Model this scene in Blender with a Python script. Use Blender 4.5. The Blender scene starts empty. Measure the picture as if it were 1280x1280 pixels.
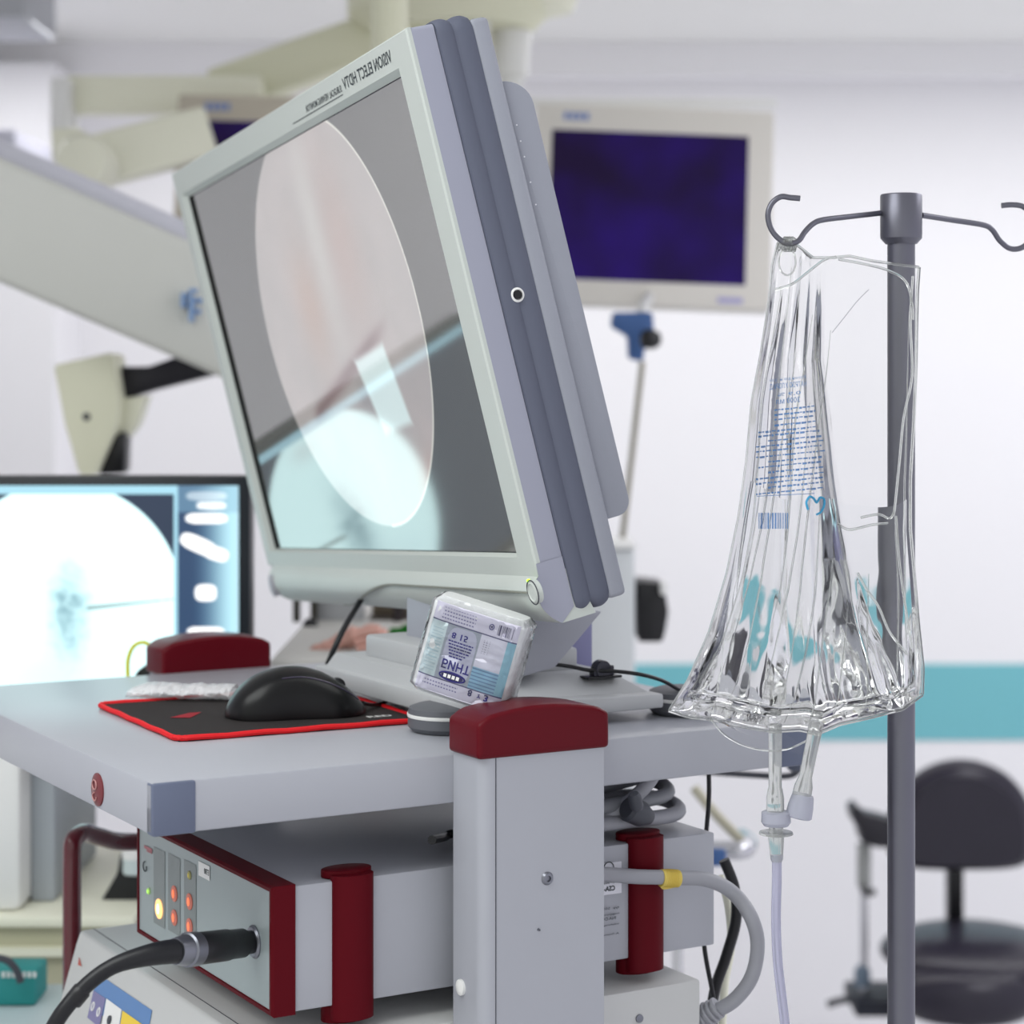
import bpy, bmesh, math, random
import numpy as np
from mathutils import Vector as V, Matrix, noise
random.seed(7)
C = bpy.context.scene.collection
PI = math.pi
F = 2650.0
CAM = V((0, 0, 1.6))

# ---------------- camera, world, lights, exposure ----------------
cd = bpy.data.cameras.new('camera'); cam = bpy.data.objects.new('camera', cd); C.objects.link(cam)
cam.location = CAM; cam.rotation_euler = (PI/2, 0, 0)
cd.sensor_width = 36; cd.sensor_fit = 'HORIZONTAL'; cd.lens = F/1280*36
cd.shift_y = -150/1280; cd.clip_start = .05
cd.dof.use_dof = True; cd.dof.focus_distance = 1.64; cd.dof.aperture_fstop = 5.6
bpy.context.scene.camera = cam
vs = bpy.context.scene.view_settings
vs.view_transform = 'Standard'; vs.look = 'None'; vs.gamma = 1; vs.use_curve_mapping = False
vs.exposure = 0.20
w = bpy.data.worlds.new('world'); bpy.context.scene.world = w; w.use_nodes = True
nt = w.node_tree; bg = nt.nodes['Background']
tc = nt.nodes.new('ShaderNodeTexCoord'); sx = nt.nodes.new('ShaderNodeSeparateXYZ'); mr = nt.nodes.new('ShaderNodeMapRange'); cr = nt.nodes.new('ShaderNodeValToRGB')
nt.links.new(tc.outputs['Generated'], sx.inputs[0]); nt.links.new(sx.outputs['X'], mr.inputs['Value'])
mr.inputs['From Min'].default_value = -1; mr.inputs['From Max'].default_value = 1
nt.links.new(mr.outputs['Result'], cr.inputs['Fac']); nt.links.new(cr.outputs['Color'], bg.inputs['Color'])
cr.color_ramp.elements[0].color = (1.0, 1.03, .96, 1); cr.color_ramp.elements[1].color = (.90, .90, 1.0, 1)
bg.inputs['Strength'].default_value = .80
def area(name, loc, size, power, col, rot=(0, 0, 0)):
    l = bpy.data.lights.new(name, 'AREA'); l.shape = 'RECTANGLE'; l.size, l.size_y = size; l.energy = power; l.color = col
    o = bpy.data.objects.new(name, l); C.objects.link(o); o.location = loc; o.rotation_euler = rot; return o
area('rear_fill_light', (.5, 4.45, 2.35), (4.0, .35), 17, (1, 1, 1))  # unseen area light added to brighten the back wall
area('front_fill_light', (-1.0, .9, 2.42), (1.6, 1.0), 20, (.97, 1, .98))  # added overhead light, out of view, to lift the cart top
area('right_fill_light', (1.6, 2.6, 2.42), (.9, 1.6), 15, (.95, .95, 1))  # out-of-view area light added for more brightness from the right

# ---------------- helpers ----------------
def lin(c):
    return tuple(((x/255)/12.92 if x/255 <= .04045 else ((x/255+.055)/1.055)**2.4) for x in c)
def mat(name, rgb, rough=.5, metal=0, spec=.5, noise_amt=0, nscale=8, emit=None, estr=1, coat=0, bump=0, bscale=200, trans=0, ior=1.45):
    m = bpy.data.materials.new(name); m.use_nodes = True; t = m.node_tree; b = t.nodes['Principled BSDF']
    b.inputs['Base Color'].default_value = (*lin(rgb), 1); b.inputs['Roughness'].default_value = rough
    b.inputs['Metallic'].default_value = metal; b.inputs['Specular IOR Level'].default_value = spec
    b.inputs['Coat Weight'].default_value = coat; b.inputs['Transmission Weight'].default_value = trans; b.inputs['IOR'].default_value = ior
    tcn = t.nodes.new('ShaderNodeTexCoord')
    if noise_amt:
        n = t.nodes.new('ShaderNodeTexNoise'); n.inputs['Scale'].default_value = nscale; n.inputs['Detail'].default_value = 4
        t.links.new(tcn.outputs['Object'], n.inputs['Vector'])
        mx = t.nodes.new('ShaderNodeMix'); mx.data_type = 'RGBA'
        a = lin(rgb); mx.inputs['A'].default_value = (*[x*(1-noise_amt) for x in a], 1); mx.inputs['B'].default_value = (*[min(1, x*(1+noise_amt)) for x in a], 1)
        t.links.new(n.outputs['Fac'], mx.inputs['Factor']); t.links.new(mx.outputs['Result'], b.inputs['Base Color'])
    if bump:
        n = t.nodes.new('ShaderNodeTexNoise'); n.inputs['Scale'].default_value = bscale
        t.links.new(tcn.outputs['Object'], n.inputs['Vector'])
        bp = t.nodes.new('ShaderNodeBump'); bp.inputs['Strength'].default_value = bump; bp.inputs['Distance'].default_value = .001
        t.links.new(n.outputs['Fac'], bp.inputs['Height']); t.links.new(bp.outputs['Normal'], b.inputs['Normal'])
    if emit:
        b.inputs['Emission Color'].default_value = (*lin(emit), 1); b.inputs['Emission Strength'].default_value = estr
    return m
def pixmat(name, emission=0, rough=.4, base=True, spec=.5, ior=1.5):
    m = bpy.data.materials.new(name); m.use_nodes = True; t = m.node_tree; b = t.nodes['Principled BSDF']
    a = t.nodes.new('ShaderNodeVertexColor'); a.layer_name = 'Col'
    if emission:
        t.links.new(a.outputs['Color'], b.inputs['Emission Color']); b.inputs['Emission Strength'].default_value = emission
        b.inputs['Base Color'].default_value = (.008, .009, .01, 1)
    else: t.links.new(a.outputs['Color'], b.inputs['Base Color'])
    b.inputs['Roughness'].default_value = rough; b.inputs['IOR'].default_value = ior; b.inputs['Specular IOR Level'].default_value = spec
    return m
def fin(bm, smooth=None, normals=True):
    if normals: bmesh.ops.recalc_face_normals(bm, faces=bm.faces)
    return bm
def obj(name, bm, m, parent=None, loc=None, smooth=True, angle=35):
    if loc is None:
        if parent is not None: loc = V(parent['_o'])
        else:
            xs = [v.co for v in bm.verts]
            loc = V(((min(v.x for v in xs)+max(v.x for v in xs))/2, (min(v.y for v in xs)+max(v.y for v in xs))/2, min(v.z for v in xs)))
    loc = V(loc)
    bmesh.ops.translate(bm, verts=bm.verts, vec=-loc)
    me = bpy.data.meshes.new(name); bm.to_mesh(me); bm.free()
    o = bpy.data.objects.new(name, me); C.objects.link(o)
    me.materials.append(m)
    if smooth:
        me.polygons.foreach_set('use_smooth', [True]*len(me.polygons))
        me.set_sharp_from_angle(angle=math.radians(angle))
    o['_o'] = tuple(loc)
    if parent is not None: o.parent = parent; o.location = loc-V(parent['_o'])
    else: o.location = loc
    return o
def tag(o, label=None, cat=None, group=None, kind=None):
    if label: o['label'] = label
    if cat: o['category'] = cat
    if group: o['group'] = group
    if kind: o['kind'] = kind
    return o
def thing(name, label, cat, loc, group=None):
    o = bpy.data.objects.new(name, None); C.objects.link(o); o.location = loc; o.empty_display_size = .02
    o['_o'] = tuple(loc); return tag(o, label, cat, group)
def W(x, y, Y): return V(((x-640)/F*Y, Y, 1.6-(y-490)/F*Y))
def RP(x, y, p0, n):
    d = V(((x-640)/F, 1, -(y-490)/F)); return CAM+d*((p0-CAM).dot(n)/d.dot(n))
X, Yv, Z = V((1, 0, 0)), V((0, 1, 0)), V((0, 0, 1))
def new(): return bmesh.new()
def box(bm, o, a, b, c, bev=0, seg=2):
    """box from corner o with edge vectors a,b,c"""
    o, a, b, c = V(o), V(a), V(b), V(c)
    vs_ = [bm.verts.new(o+a*i+b*j+c*k) for i in (0, 1) for j in (0, 1) for k in (0, 1)]
    fs = [(0, 1, 3, 2), (4, 6, 7, 5), (0, 4, 5, 1), (2, 3, 7, 6), (0, 2, 6, 4), (1, 5, 7, 3)]
    f = [bm.faces.new([vs_[i] for i in q]) for q in fs]
    bmesh.ops.recalc_face_normals(bm, faces=f)
    if bev:
        es = list({e for q in f for e in q.edges})
        bmesh.ops.bevel(bm, geom=es, offset=bev, segments=seg, profile=.5, affect='EDGES')
    return bm
def bx(x0, x1, y0, y1, z0, z1, bev=0, bm=None):
    return box(bm or new(), (x0, y0, z0), X*(x1-x0), Yv*(y1-y0), Z*(z1-z0), bev)
def prism(bm, pts, d, bev=0, seg=2):
    """pts: list of world points (planar), extruded by d"""
    a = [bm.verts.new(V(p)) for p in pts]; b = [bm.verts.new(V(p)+V(d)) for p in pts]; n = len(a)
    f = [bm.faces.new(a), bm.faces.new(b[::-1])]+[bm.faces.new((a[i], b[i], b[(i+1) % n], a[(i+1) % n])) for i in range(n)]
    bmesh.ops.recalc_face_normals(bm, faces=f)
    if bev:
        es = list({e for q in f for e in q.edges})
        bmesh.ops.bevel(bm, geom=es, offset=bev, segments=seg, profile=.5, affect='EDGES')
    return bm
def smoothpath(pts, n=8):
    pts = [V(p) for p in pts]
    if len(pts) < 3: return pts
    out = []
    for i in range(len(pts)-1):
        p0 = pts[max(i-1, 0)]; p1 = pts[i]; p2 = pts[i+1]; p3 = pts[min(i+2, len(pts)-1)]
        for k in range(n):
            t = k/n; out.append(.5*((2*p1)+(p2-p0)*t+(2*p0-5*p1+4*p2-p3)*t*t+(3*p1-p0-3*p2+p3)*t**3))
    out.append(pts[-1]); return out
def tube(bm, pts, r, seg=12, smooth=True, n=8, cap=True):
    P = smoothpath(pts, n) if smooth else [V(p) for p in pts]
    R = r if callable(r) else (lambda t: r)
    up = None; rings = []
    for i, p in enumerate(P):
        d = (P[min(i+1, len(P)-1)]-P[max(i-1, 0)]).normalized()
        if up is None: up = d.orthogonal().normalized()
        up = (up-d*up.dot(d)).normalized(); s = d.cross(up); rr = R(i/(len(P)-1))
        rings.append([bm.verts.new(p+(up*math.cos(a)+s*math.sin(a))*rr) for a in [2*PI*k/seg for k in range(seg)]])
    for A, B in zip(rings, rings[1:]):
        for k in range(seg): bm.faces.new((A[k], A[(k+1) % seg], B[(k+1) % seg], B[k]))
    if cap: bm.faces.new(rings[0][::-1]); bm.faces.new(rings[-1])
    return bm
def lathe(bm, c, axis, prof, seg=32, sx=1, sdir=None):
    """prof: list of (radius, height) along axis from c"""
    axis = V(axis).normalized(); u = (V(sdir).normalized() if sdir is not None else axis.orthogonal().normalized()); s = axis.cross(u); c = V(c)
    rings = [[bm.verts.new(c+axis*h+(u*math.cos(a)*sx+s*math.sin(a))*max(r, 1e-5)) for a in [2*PI*k/seg for k in range(seg)]] for r, h in prof]
    for A, B in zip(rings, rings[1:]):
        for k in range(seg): bm.faces.new((A[k], A[(k+1) % seg], B[(k+1) % seg], B[k]))
    bm.faces.new(rings[0][::-1]); bm.faces.new(rings[-1]); bmesh.ops.recalc_face_normals(bm, faces=bm.faces)
    return bm
def surf(bm, fn, nu, nv, closed_u=False):
    g = [[bm.verts.new(fn(i/nu, j/nv)) for j in range(nv+1)] for i in range(nu+1)]
    for i in range(nu):
        for j in range(nv): bm.faces.new((g[i][j], g[i+1][j], g[i+1][j+1], g[i][j+1]))
    return bm
def pixpanel(name, o, a, b, nu, nv, colfn, m, parent, off=V((0, 0, 0)), surfn=None):
    """flat panel: corner o, edge vectors a (u) and b (v); colfn(u,v)->sRGB 0-255 per face corner"""
    o, a, b = V(o), V(a), V(b)
    org = V(parent['_o']) if parent is not None else o
    me = bpy.data.meshes.new(name); vsx = []; cols = []
    for j in range(nv+1):
        for i in range(nu+1):
            p = o+a*(i/nu)+b*(j/nv)
            if surfn: p = surfn(i/nu, j/nv)
            vsx.append(tuple(p-org)); cols.extend((*lin(colfn(i/nu, j/nv)), 1))
    fs = [(j*(nu+1)+i, j*(nu+1)+i+1, (j+1)*(nu+1)+i+1, (j+1)*(nu+1)+i) for j in range(nv) for i in range(nu)]
    me.from_pydata(vsx, [], fs)
    ca = me.color_attributes.new('Col', 'FLOAT_COLOR', 'POINT'); ca.data.foreach_set('color', cols)
    me.materials.append(m); ob = bpy.data.objects.new(name, me); C.objects.link(ob); ob['_o'] = tuple(org)
    me.polygons.foreach_set('use_smooth', [True]*len(me.polygons))
    if parent is not None: ob.parent = parent
    else: ob.location = org
    return ob
def text_into(bm, s, o, xd, yd, height=None, width=None, bold=0, thick=0):
    """writes s with its baseline start at o, glyph x along xd, glyph up along yd (both unit); fits to height and/or width"""
    cu = bpy.data.curves.new('t', 'FONT'); cu.body = s; cu.size = 1; cu.offset = bold; cu.resolution_u = 2
    to = bpy.data.objects.new('t', cu); C.objects.link(to)
    dg = bpy.context.evaluated_depsgraph_get(); dg.update(); me = bpy.data.meshes.new_from_object(to.evaluated_get(dg))
    bpy.data.objects.remove(to); bpy.data.curves.remove(cu)
    co = [v.co.copy() for v in me.vertices]
    if not co: return bm
    x0 = min(c.x for c in co); x1 = max(c.x for c in co); y0 = min(c.y for c in co); y1 = max(c.y for c in co)
    sy = height/(y1-y0) if height else None; sxx = width/(x1-x0) if width else None
    if sy is None: sy = sxx
    if sxx is None: sxx = sy
    vv = [bm.verts.new(V(o)+V(xd)*((c.x-x0)*sxx)+V(yd)*((c.y-y0)*sy)) for c in co]
    for p in me.polygons:
        try: bm.faces.new([vv[i] for i in p.vertices])
        except ValueError: pass
    bpy.data.meshes.remove(me); return bm
def sst(a, b, x):
    t = min(1, max(0, (x-a)/(b-a))) if a != b else float(x > a); return t*t*(3-2*t)
def mixc(a, b, t): return tuple(p*(1-t)+q*t for p, q in zip(a, b))
def fb(x, y, s=1, z=0): return noise.fractal(V((x*s, y*s, z)), .6, 2.0, 3)

# ---------------- materials ----------------
M = {}
M['wall'] = mat('wall_paint', (244, 243, 246), .6, noise_amt=.01, nscale=2)
M['ceil'] = mat('ceiling_paint', (246, 246, 244), .7, noise_amt=.01)
M['floor'] = mat('floor_vinyl', (222, 221, 224), .35, noise_amt=.03, nscale=5)
M['teal'] = mat('teal_stripe', (118, 190, 200), .5, noise_amt=.01)
M['cart'] = mat('cart_grey_enamel', (168, 170, 178), .32, noise_amt=.015, nscale=30)
M['corner'] = mat('corner_grey_plastic', (98, 106, 128), .4)
M['burg'] = mat('burgundy_plastic', (92, 5, 20), .32, spec=.2)
M['burgd'] = mat('burgundy_matte', (88, 4, 18), .5, spec=.12)
M['tubered'] = mat('dark_red_lacquer', (92, 12, 26), .2, coat=.6)
M['mon'] = mat('monitor_grey_green', (194, 200, 195), .42, noise_amt=.01, nscale=40)
M['mons'] = mat('monitor_side_cool_tint', (156, 158, 174), .42)  # cool lavender light put into the colour of the monitor side
M['monr'] = mat('monitor_rubber_bumper', (96, 100, 116), .6, spec=.3)
M['monb'] = mat('monitor_back_cover', (152, 155, 166), .5, bump=.15, bscale=900)
M['black'] = mat('black_plastic', (18, 18, 22), .35)
M['cable'] = mat('black_cable_rubber', (16, 17, 22), .4)
M['mouse'] = mat('mouse_black', (9, 9, 11), .3, spec=.35)
M['darkg'] = mat('dark_grey', (64, 66, 74), .5)
M['text'] = mat('print_dark', (58, 66, 70), .6)
M['steel'] = mat('pole_dark_steel', (112, 112, 122), .36, metal=.8, noise_amt=.04, nscale=20)
M['chrome'] = mat('chrome', (200, 200, 205), .2, metal=1)
M['white'] = mat('white_plastic', (232, 232, 230), .45)
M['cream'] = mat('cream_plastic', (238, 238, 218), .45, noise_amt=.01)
M['cream2'] = mat('cream_boom_enamel', (224, 224, 198), .5)
M['armg'] = mat('boom_arm_grey', (208, 209, 202), .5, noise_amt=.01)
M['devi'] = mat('device_cream', (196, 197, 196), .4, noise_amt=.01)
M['base'] = mat('stand_base_grey', (186, 188, 190), .45)
M['puck'] = mat('foot_grey', (98, 100, 106), .5)
M['padk'] = mat('mousepad_cloth', (38, 33, 33), .9, bump=.4, bscale=1500)
M['padr'] = mat('mousepad_red_edge', (225, 12, 25), .6)
M['greyc'] = mat('grey_cable', (150, 151, 158), .45)
M['yel'] = mat('yellow_tape', (214, 190, 92), .5)
M['panel'] = mat('front_panel_silver', (156, 167, 168), .3, spec=.6)
M['strip'] = mat('panel_window_grey', (128, 136, 136), .3)
M['uph'] = mat('black_upholstery', (36, 32, 46), .3, bump=.2, bscale=300)
M['blue'] = mat('blue_clamp', (62, 96, 150), .45)
M['green'] = mat('green_cloth', (8, 110, 14), .8)
M['pink'] = mat('pinkish_matte', (222, 172, 158), .7, noise_amt=.25, nscale=40)
M['screw'] = mat('screw_steel', (130, 132, 140), .3, metal=.9)
M['neck'] = mat('neck_grey', (160, 162, 172), .45)
M['purp'] = mat('neck_violet_plate', (132, 132, 170), .5)  # even violet grey for the plate behind the neck

# ---------------- setting ----------------
WY = 5.2
def struct(name, bm, m): return tag(obj(name, bm, m, smooth=False), kind='structure')
struct('floor', bx(-3.2, 3.0, -.5, WY+.1, -.06, 0), M['floor'])
struct('ceiling', bx(-3.2, 3.0, -.5, WY+.1, 2.44, 2.54), M['ceil'])
struct('wall_back', bx(-3.2, 3.0, WY, WY+.1, 0, 2.44), M['wall'])
struct('wall_left', bx(-3.2, -3.1, -.5, WY, 0, 2.44), M['wall'])
tw = W(700, 830, WY)
struct('trim_1', bx(-.3, 3.0, WY-.004, WY, W(0, 925, WY).z, W(0, 830, WY).z), M['teal'])
struct('trim_2', bx(-3.1, W(68, 0, WY-.3).x, WY-.3, WY, 0, 2.36), M['wall'])     # pilaster at the left
struct('trim_3', bx(-3.1, 3.0, WY-.12, WY, 2.36, 2.44), M['wall'])

# ---------------- cart frame ----------------
UD = V((.8646, .5024, 0)); VD = V((-.5024, .8646, 0))
C0 = V((-.2547, 1.5, 0))
def cw(u, v, z): return C0+UD*u+VD*v+Z*z
ZT = 1.323; TH = .0378
SIDE_N = -VD
def on_side(x, y, v=0): return RP(x, y, cw(0, v, 0), SIDE_N)
def on_front(x, y, u=0): return RP(x, y, cw(u, 0, 0), -UD)
def on_z(x, y, z): return RP(x, y, V((0, 0, z)), Z)
def uvz(p): d = p-C0; return d.dot(UD), d.dot(VD), p.z
def cbox(bm, u0, u1, v0, v1, z0, z1, bev=0, seg=2): return box(bm, cw(u0, v0, z0), UD*(u1-u0), VD*(v1-v0), Z*(z1-z0), bev, seg)

TU, TV = .585, .55
cart = thing('equipment_cart', 'pale grey equipment cart with burgundy capped uprights and a wide top shelf', 'cart', cw(.29, .27, 0))
obj('top_shelf', cbox(new(), .0, TU, 0, TV, ZT-TH, ZT, .0025), M['cart'], cart)
for (u0, u1, v0, v1) in ((-.0006, .033, -.0012, .03), (TU-.033, TU+.001, -.0012, .03), (-.0006, .033, TV-.03, TV+.0012), (TU-.033, TU+.001, TV-.03, TV+.0012)):
    # corner piece covers only the side face
    sgn = 1 if v0 < .2 else 0
    vv0, vv1 = (v0, .012) if sgn else (v1-.013, v1)
    uu0, uu1 = (u0+.0006, u1) if u0 < .2 else (u0, u1)
    obj('corner_piece', cbox(new(), uu0, uu1, vv0, vv1, ZT-TH-.0005, ZT-.0004, .002), M['corner'], cart)['label'] = 'darker grey corner piece'
# uprights
UC0, UC1 = .2425, .3506
def upright(v0, v1, screw, du=0, dz=0):
    bm = new()
    bm2 = bm
    # rounded left edge profile, extruded vertically
    pts = []
    w_ = v1-v0
    near = v0 < 0
    prof = []
    for k in range(7):
        a = PI/2*k/6; prof.append((UC0+.010*(1-math.sin(a)), v0+.010*(1-math.cos(a))))
    prof = prof[::-1]  # starts at (UC0+.01, v0+.01...) reorder
    prof = [(UC0+.010-.010*math.cos(a), v0+.010-.010*math.sin(a)) for a in [PI/2*k/6 for k in range(7)]]
    prof += [(UC1, v0), (UC1, v1), (UC0, v1)]
    if near:
        pass
    up = obj('upright', prism(bm, [cw(u+du, v, .12) for u, v in prof], Z*(1.3284-.12+dz)), M['cart'], cart)
    return up
up1 = upright(-.045, -.0002, True); up2 = upright(TV+.0002, TV+.045, False, -.022, -.006)
# groove line + screws on the near upright
bm = new(); cbox(bm, UC0+.0115, UC0+.0122, -.0453, -.0449, .12, 1.327)
obj('groove', bm, M['darkg'], up1)
def screw(px, py, v, r, parent, white=False):
    p = on_side(px, py, v); n = SIDE_N
    bm = lathe(new(), p-n*.001, n, [(r, 0), (r, .0012), (r*.75, .0028), (r*.45, .003), (r*.4, .0012), (0, .0010)], 20)
    return obj('screw', bm, M['white'] if white else M['screw'], parent)
screw(684, 1098, -.045, .0052, up1)
screw(673, 1162, -.045, .0011, up1)
p = RP(577, 1234, cw(UC0, 0, 0), -UD); obj('plug', lathe(new(), p, -UD, [(.0062, 0), (.006, .002), (.003, .0035), (0, .0038)], 20), M['white'], up1)['label'] = 'white round plug'
def cap(v0, v1, du=0, dz=0):
    """burgundy upright cap with arched top"""
    u0, u1 = UC0-.004+du, UC1+.004+du; z0 = 1.3284+dz; bm = new(); n = 28
    arch = [(u0+(u1-u0)*k/n, z0+.0265+.0080*math.sin(PI*(.06+.9*k/n))-.004*math.exp(-k*k/3)-.003*math.exp(-(n-k)**2/2.)) for k in range(n+1)]
    prof = [(u0+.0, z0-.003)]+arch+[(u1, z0-.003)]
    prism(bm, [cw(u, v0, z) for u, z in prof], VD*(v1-v0))
    es = [e for e in bm.edges if e.calc_face_angle(0) > .9]
    bmesh.ops.bevel(bm, geom=es, offset=.0045, segments=4, profile=.6, affect='EDGES')
    return bm
obj('upright_cap', cap(-.0475, .0015), M['burg'], cart)['label'] = 'burgundy rounded cap'
obj('upright_cap', cap(TV-.0015, TV+.0475, -.022, -.006), M['burg'], cart)['label'] = 'burgundy rounded cap'
# badge on the front edge
pb = on_front(123, 987); bd = obj('badge', lathe(new(), pb, -UD, [(.0125, 0), (.0125, .0012), (.0095, .0026), (.0, .0029)], 32, 1, Z), mat('badge_bronze_red', (128, 62, 66), .3, metal=.4), cart)
bm = new()
tube(bm, [pb-UD*.0032+Z*(.004+.0035*math.cos(a))+VD*.0045*math.sin(a) for a in [2*PI*k/12 for k in range(13)]], .0006, 6)
tube(bm, [pb-UD*.0032+Z*(-.005+.003*math.cos(a))+VD*.004*math.sin(a) for a in [2*PI*k/12 for k in range(10)]], .0006, 6)
obj('emblem', bm, mat('badge_pale', (180, 130, 128), .4), bd)
# lower shelf, castor frame and red tube handle
obj('lower_shelf', cbox(new(), .03, .56, 0, TV, .96, .985, .002), M['cart'], cart)
obj('bottom_shelf', cbox(new(), .0, .58, 0, TV, .1, .16, .002), M['cart'], cart)
for u in (.07, .51):
    for v in (-.03, TV+.03):
        bm = lathe(new(), cw(u, v, .05)-VD*.012, VD, [(.02, 0), (.05, .002), (.05, .022), (.02, .024)], 24)
        cbox(bm, u-.012, u+.012, v-.016, v-.0125, .04, .12); cbox(bm, u-.012, u+.012, v+.0125, v+.016, .04, .12); cbox(bm, u-.03, u+.03, v-.03, v+.03, .1, .14)
        obj('castor', bm, M['darkg'], cart)
hy = 2.02
hp = [W(90, 1290, hy), W(90, 1150, hy), W(90, 1075, hy), W(92, 1052, hy), W(104, 1041, hy+.02), W(125, 1046, hy+.05), W(150, 1052, hy+.08), W(200, 1052, hy+.12), W(300, 1054, hy+.22)]
hp[0].z = .985
obj('tube_handle', tube(new(), hp, .0088, 20), M['tubered'], cart)['label'] = 'glossy dark red tube'

# ---------------- monitor ----------------
E1 = V((.39721353, -.91561085, .062275)).normalized(); E2 = V((.23523376, .03598914, -.97127229)).normalized(); EN = E1.cross(E2).normalized()
MO = V((-.3487, 2.2561, 1.6+.2057))
def mw(u, v, n=0): return MO+E1*u+E2*v+EN*n
def m_uv(x, y, n=0):
    q = RP(x, y, MO+EN*n, EN)-MO; return q.dot(E1), q.dot(E2)
SW, SH = .654, .385
mon = thing('surgical_monitor', 'large grey surgical viewing monitor tilted forward on the cart showing a round image', 'monitor', cw(.40, .26, 1.325))
U0, U1, V0, V1 = -.026, .690, -.031, .403
def mprism(n0, n1, u0, u1, v0, v1, bev=0, seg=3, bm=None): return box(bm or new(), mw(u0, v0, n0), E1*(u1-u0), E2*(v1-v0), EN*(n1-n0), bev, seg)
# front bezel ring
bm = new()
outer = [(U0, V0), (U1, V0), (U1, V1), (U0, V1)]; inner = [(-.001, -.001), (SW+.001, -.001), (SW+.001, SH+.001), (-.001, SH+.001)]
def ring(l, n): return [bm.verts.new(mw(u, v, n)) for u, v in l]
oo = [(U0+.0015, V0+.0015), (U1-.0015, V0+.0015), (U1-.0015, V1), (U0+.0015, V1)]
mid = [(-.006, -.006), (SW+.005, -.006), (SW+.005, SH+.003), (-.006, SH+.003)]
R = [ring(outer, .0045), ring(outer, .0015), ring(oo, 0), ring(mid, 0), ring(inner, .006)]
for A, B in zip(R, R[1:]):
    for k in range(4): bm.faces.new((A[k], A[(k+1) % 4], B[(k+1) % 4], B[k]))
bez = obj('bezel', fin(bm), M['mon'], mon, smooth=False)
obj('screen_border', mprism(.0062, .0075, -.0012, SW+.0012, -.0012, SH+.0012), M['black'], mon)
# chin, bulging forward, wave line and lower lip
NS = 60
def chin(u, v):
    # v 0..1 down across the chin
    uu = U0+(U1-U0)*u
    a = v
    vv = V1-.0+.040*a
    bulge = -.010*math.sin(PI*min(1, a*1.0))**.8
    wave = sst(.28, .52, u)
    gl_ = .98-.70*sst(.30, .56, u)
    step = .0045*sst(gl_-.03, gl_+.05, a)*sst(.26, .34, u)
    endr = .012*(1-sst(0, .03, u))
    return mw(uu, vv-.004*(1-sst(0, .05, u))*a, bulge+step+endr+.006*a*a)
bm = surf(new(), chin, 150, 60)
# bottom & back closure
bl = [chin(k/40, 1) for k in range(41)]
for k in range(40):
    a, b = bl[k], bl[k+1]; c, d = b+EN*.02, a+EN*.02
    bm.faces.new([bm.verts.new(p) for p in (a, b, c, d)])
for u in (0, 1):
    prof = [chin(u, k/12) for k in range(13)]
    bm.faces.new([bm.verts.new(p) for p in prof+[prof[-1]+EN*.03, prof[0]+EN*.03]])
ch = obj('chin', bm, M['mon'], mon)
# wave groove line across the chin
def wv(u): return .98-.70*sst(.30, .56, u) if u > .3 else .98
bm = new(); tube(bm, [chin(u, max(.03, min(.97, wv(u))))-EN*.0002 for u in [.30+.695*k/60 for k in range(61)]], .0010, 6, smooth=False)
obj('seam_line', bm, mat('seam_grey', (140, 142, 132), .6), ch)
pe = m_uv(350, 722); bm = lathe(new(), mw(.004, .423, -.004), -EN, [(.012, 0), (.012, .006), (.008, .0075), (0, .0078)], 28, .62, E1)
obj('sensor_cover', bm, mat('sensor_grey', (168, 168, 176), .4), mon)
ub, vb = m_uv(668, 740, -.01)
pbn = mw(ub, vb, -.0108)
bt = obj('power_button', lathe(new(), pbn+EN*.004, -EN, [(.0092, 0), (.0092, .0042), (.0072, .0056), (.0066, .0046), (.004, .0046), (0, .0052)], 32), M['mon'], mon)
tb = new(); tube(tb, [pbn-EN*.0006+(E1*math.cos(a)+E2*math.sin(a))*.0096 for a in [2*PI*k/32 for k in range(33)]], .0005, 6, smooth=False)
obj('button_ring', tb, M['darkg'], bt)
ul, vl = m_uv(657, 727, -.01)
obj('power_light', lathe(new(), mw(ul, vl, -.0065), -EN, [(.0014, 0), (.0014, .002), (0, .0028)], 12), mat('led_green', (180, 255, 40), .3, emit=(190, 255, 60), estr=1.6), mon)
# side shell: strip tinted for cool light, ribbed rubber bumper, rear shell
def frame_sweep(n0, n1, grow0, grow1, m, name, rad=.02, label=None):
    bm = new()
    def loop(g, n):
        pts = []
        u0, u1, v0, v1 = U0-g, U1+g, V0-g, V1+.034+g; r = rad
        for cx_, cy_, a0 in ((u1-r, v0+r, -PI/2), (u1-r, v1-r, 0), (u0+r, v1-r, PI/2), (u0+r, v0+r, PI)):
            for k in range(7): a = a0+PI/2*k/6; pts.append(mw(cx_+r*math.cos(a), cy_+r*math.sin(a), n))
        return [bm.verts.new(p) for p in pts]
    return bm, loop
bm, loop = frame_sweep(0, 0, 0, 0, None, '', .004)
LS = [loop(g, n) for g, n in ((-.01, .0005+.004), (-.001, .0035), (0, .0045), (0, .0235), (-.004, .0235))]
LS = LS[1:]
for A, B in zip(LS, LS[1:]):
    for k in range(len(A)): bm.faces.new((A[k], A[(k+1) % len(A)], B[(k+1) % len(A)], B[k]))
prof = [chin(1, k/24)+E1*.0006 for k in range(25)]
prof = prof+[mw(U1+.0006, V1+.030, .0235), mw(U1+.0006, V1-.01, .0235), mw(U1+.0006, V1-.01, .0005)]
bm.faces.new([bm.verts.new(p) for p in prof])
obj('side_band', fin(bm), M['mons'], mon)['label'] = 'smooth grey side band with cool lavender light in its colour'
bm, loop = frame_sweep(0, 0, 0, 0, None, '', .012)
pr = []
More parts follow.
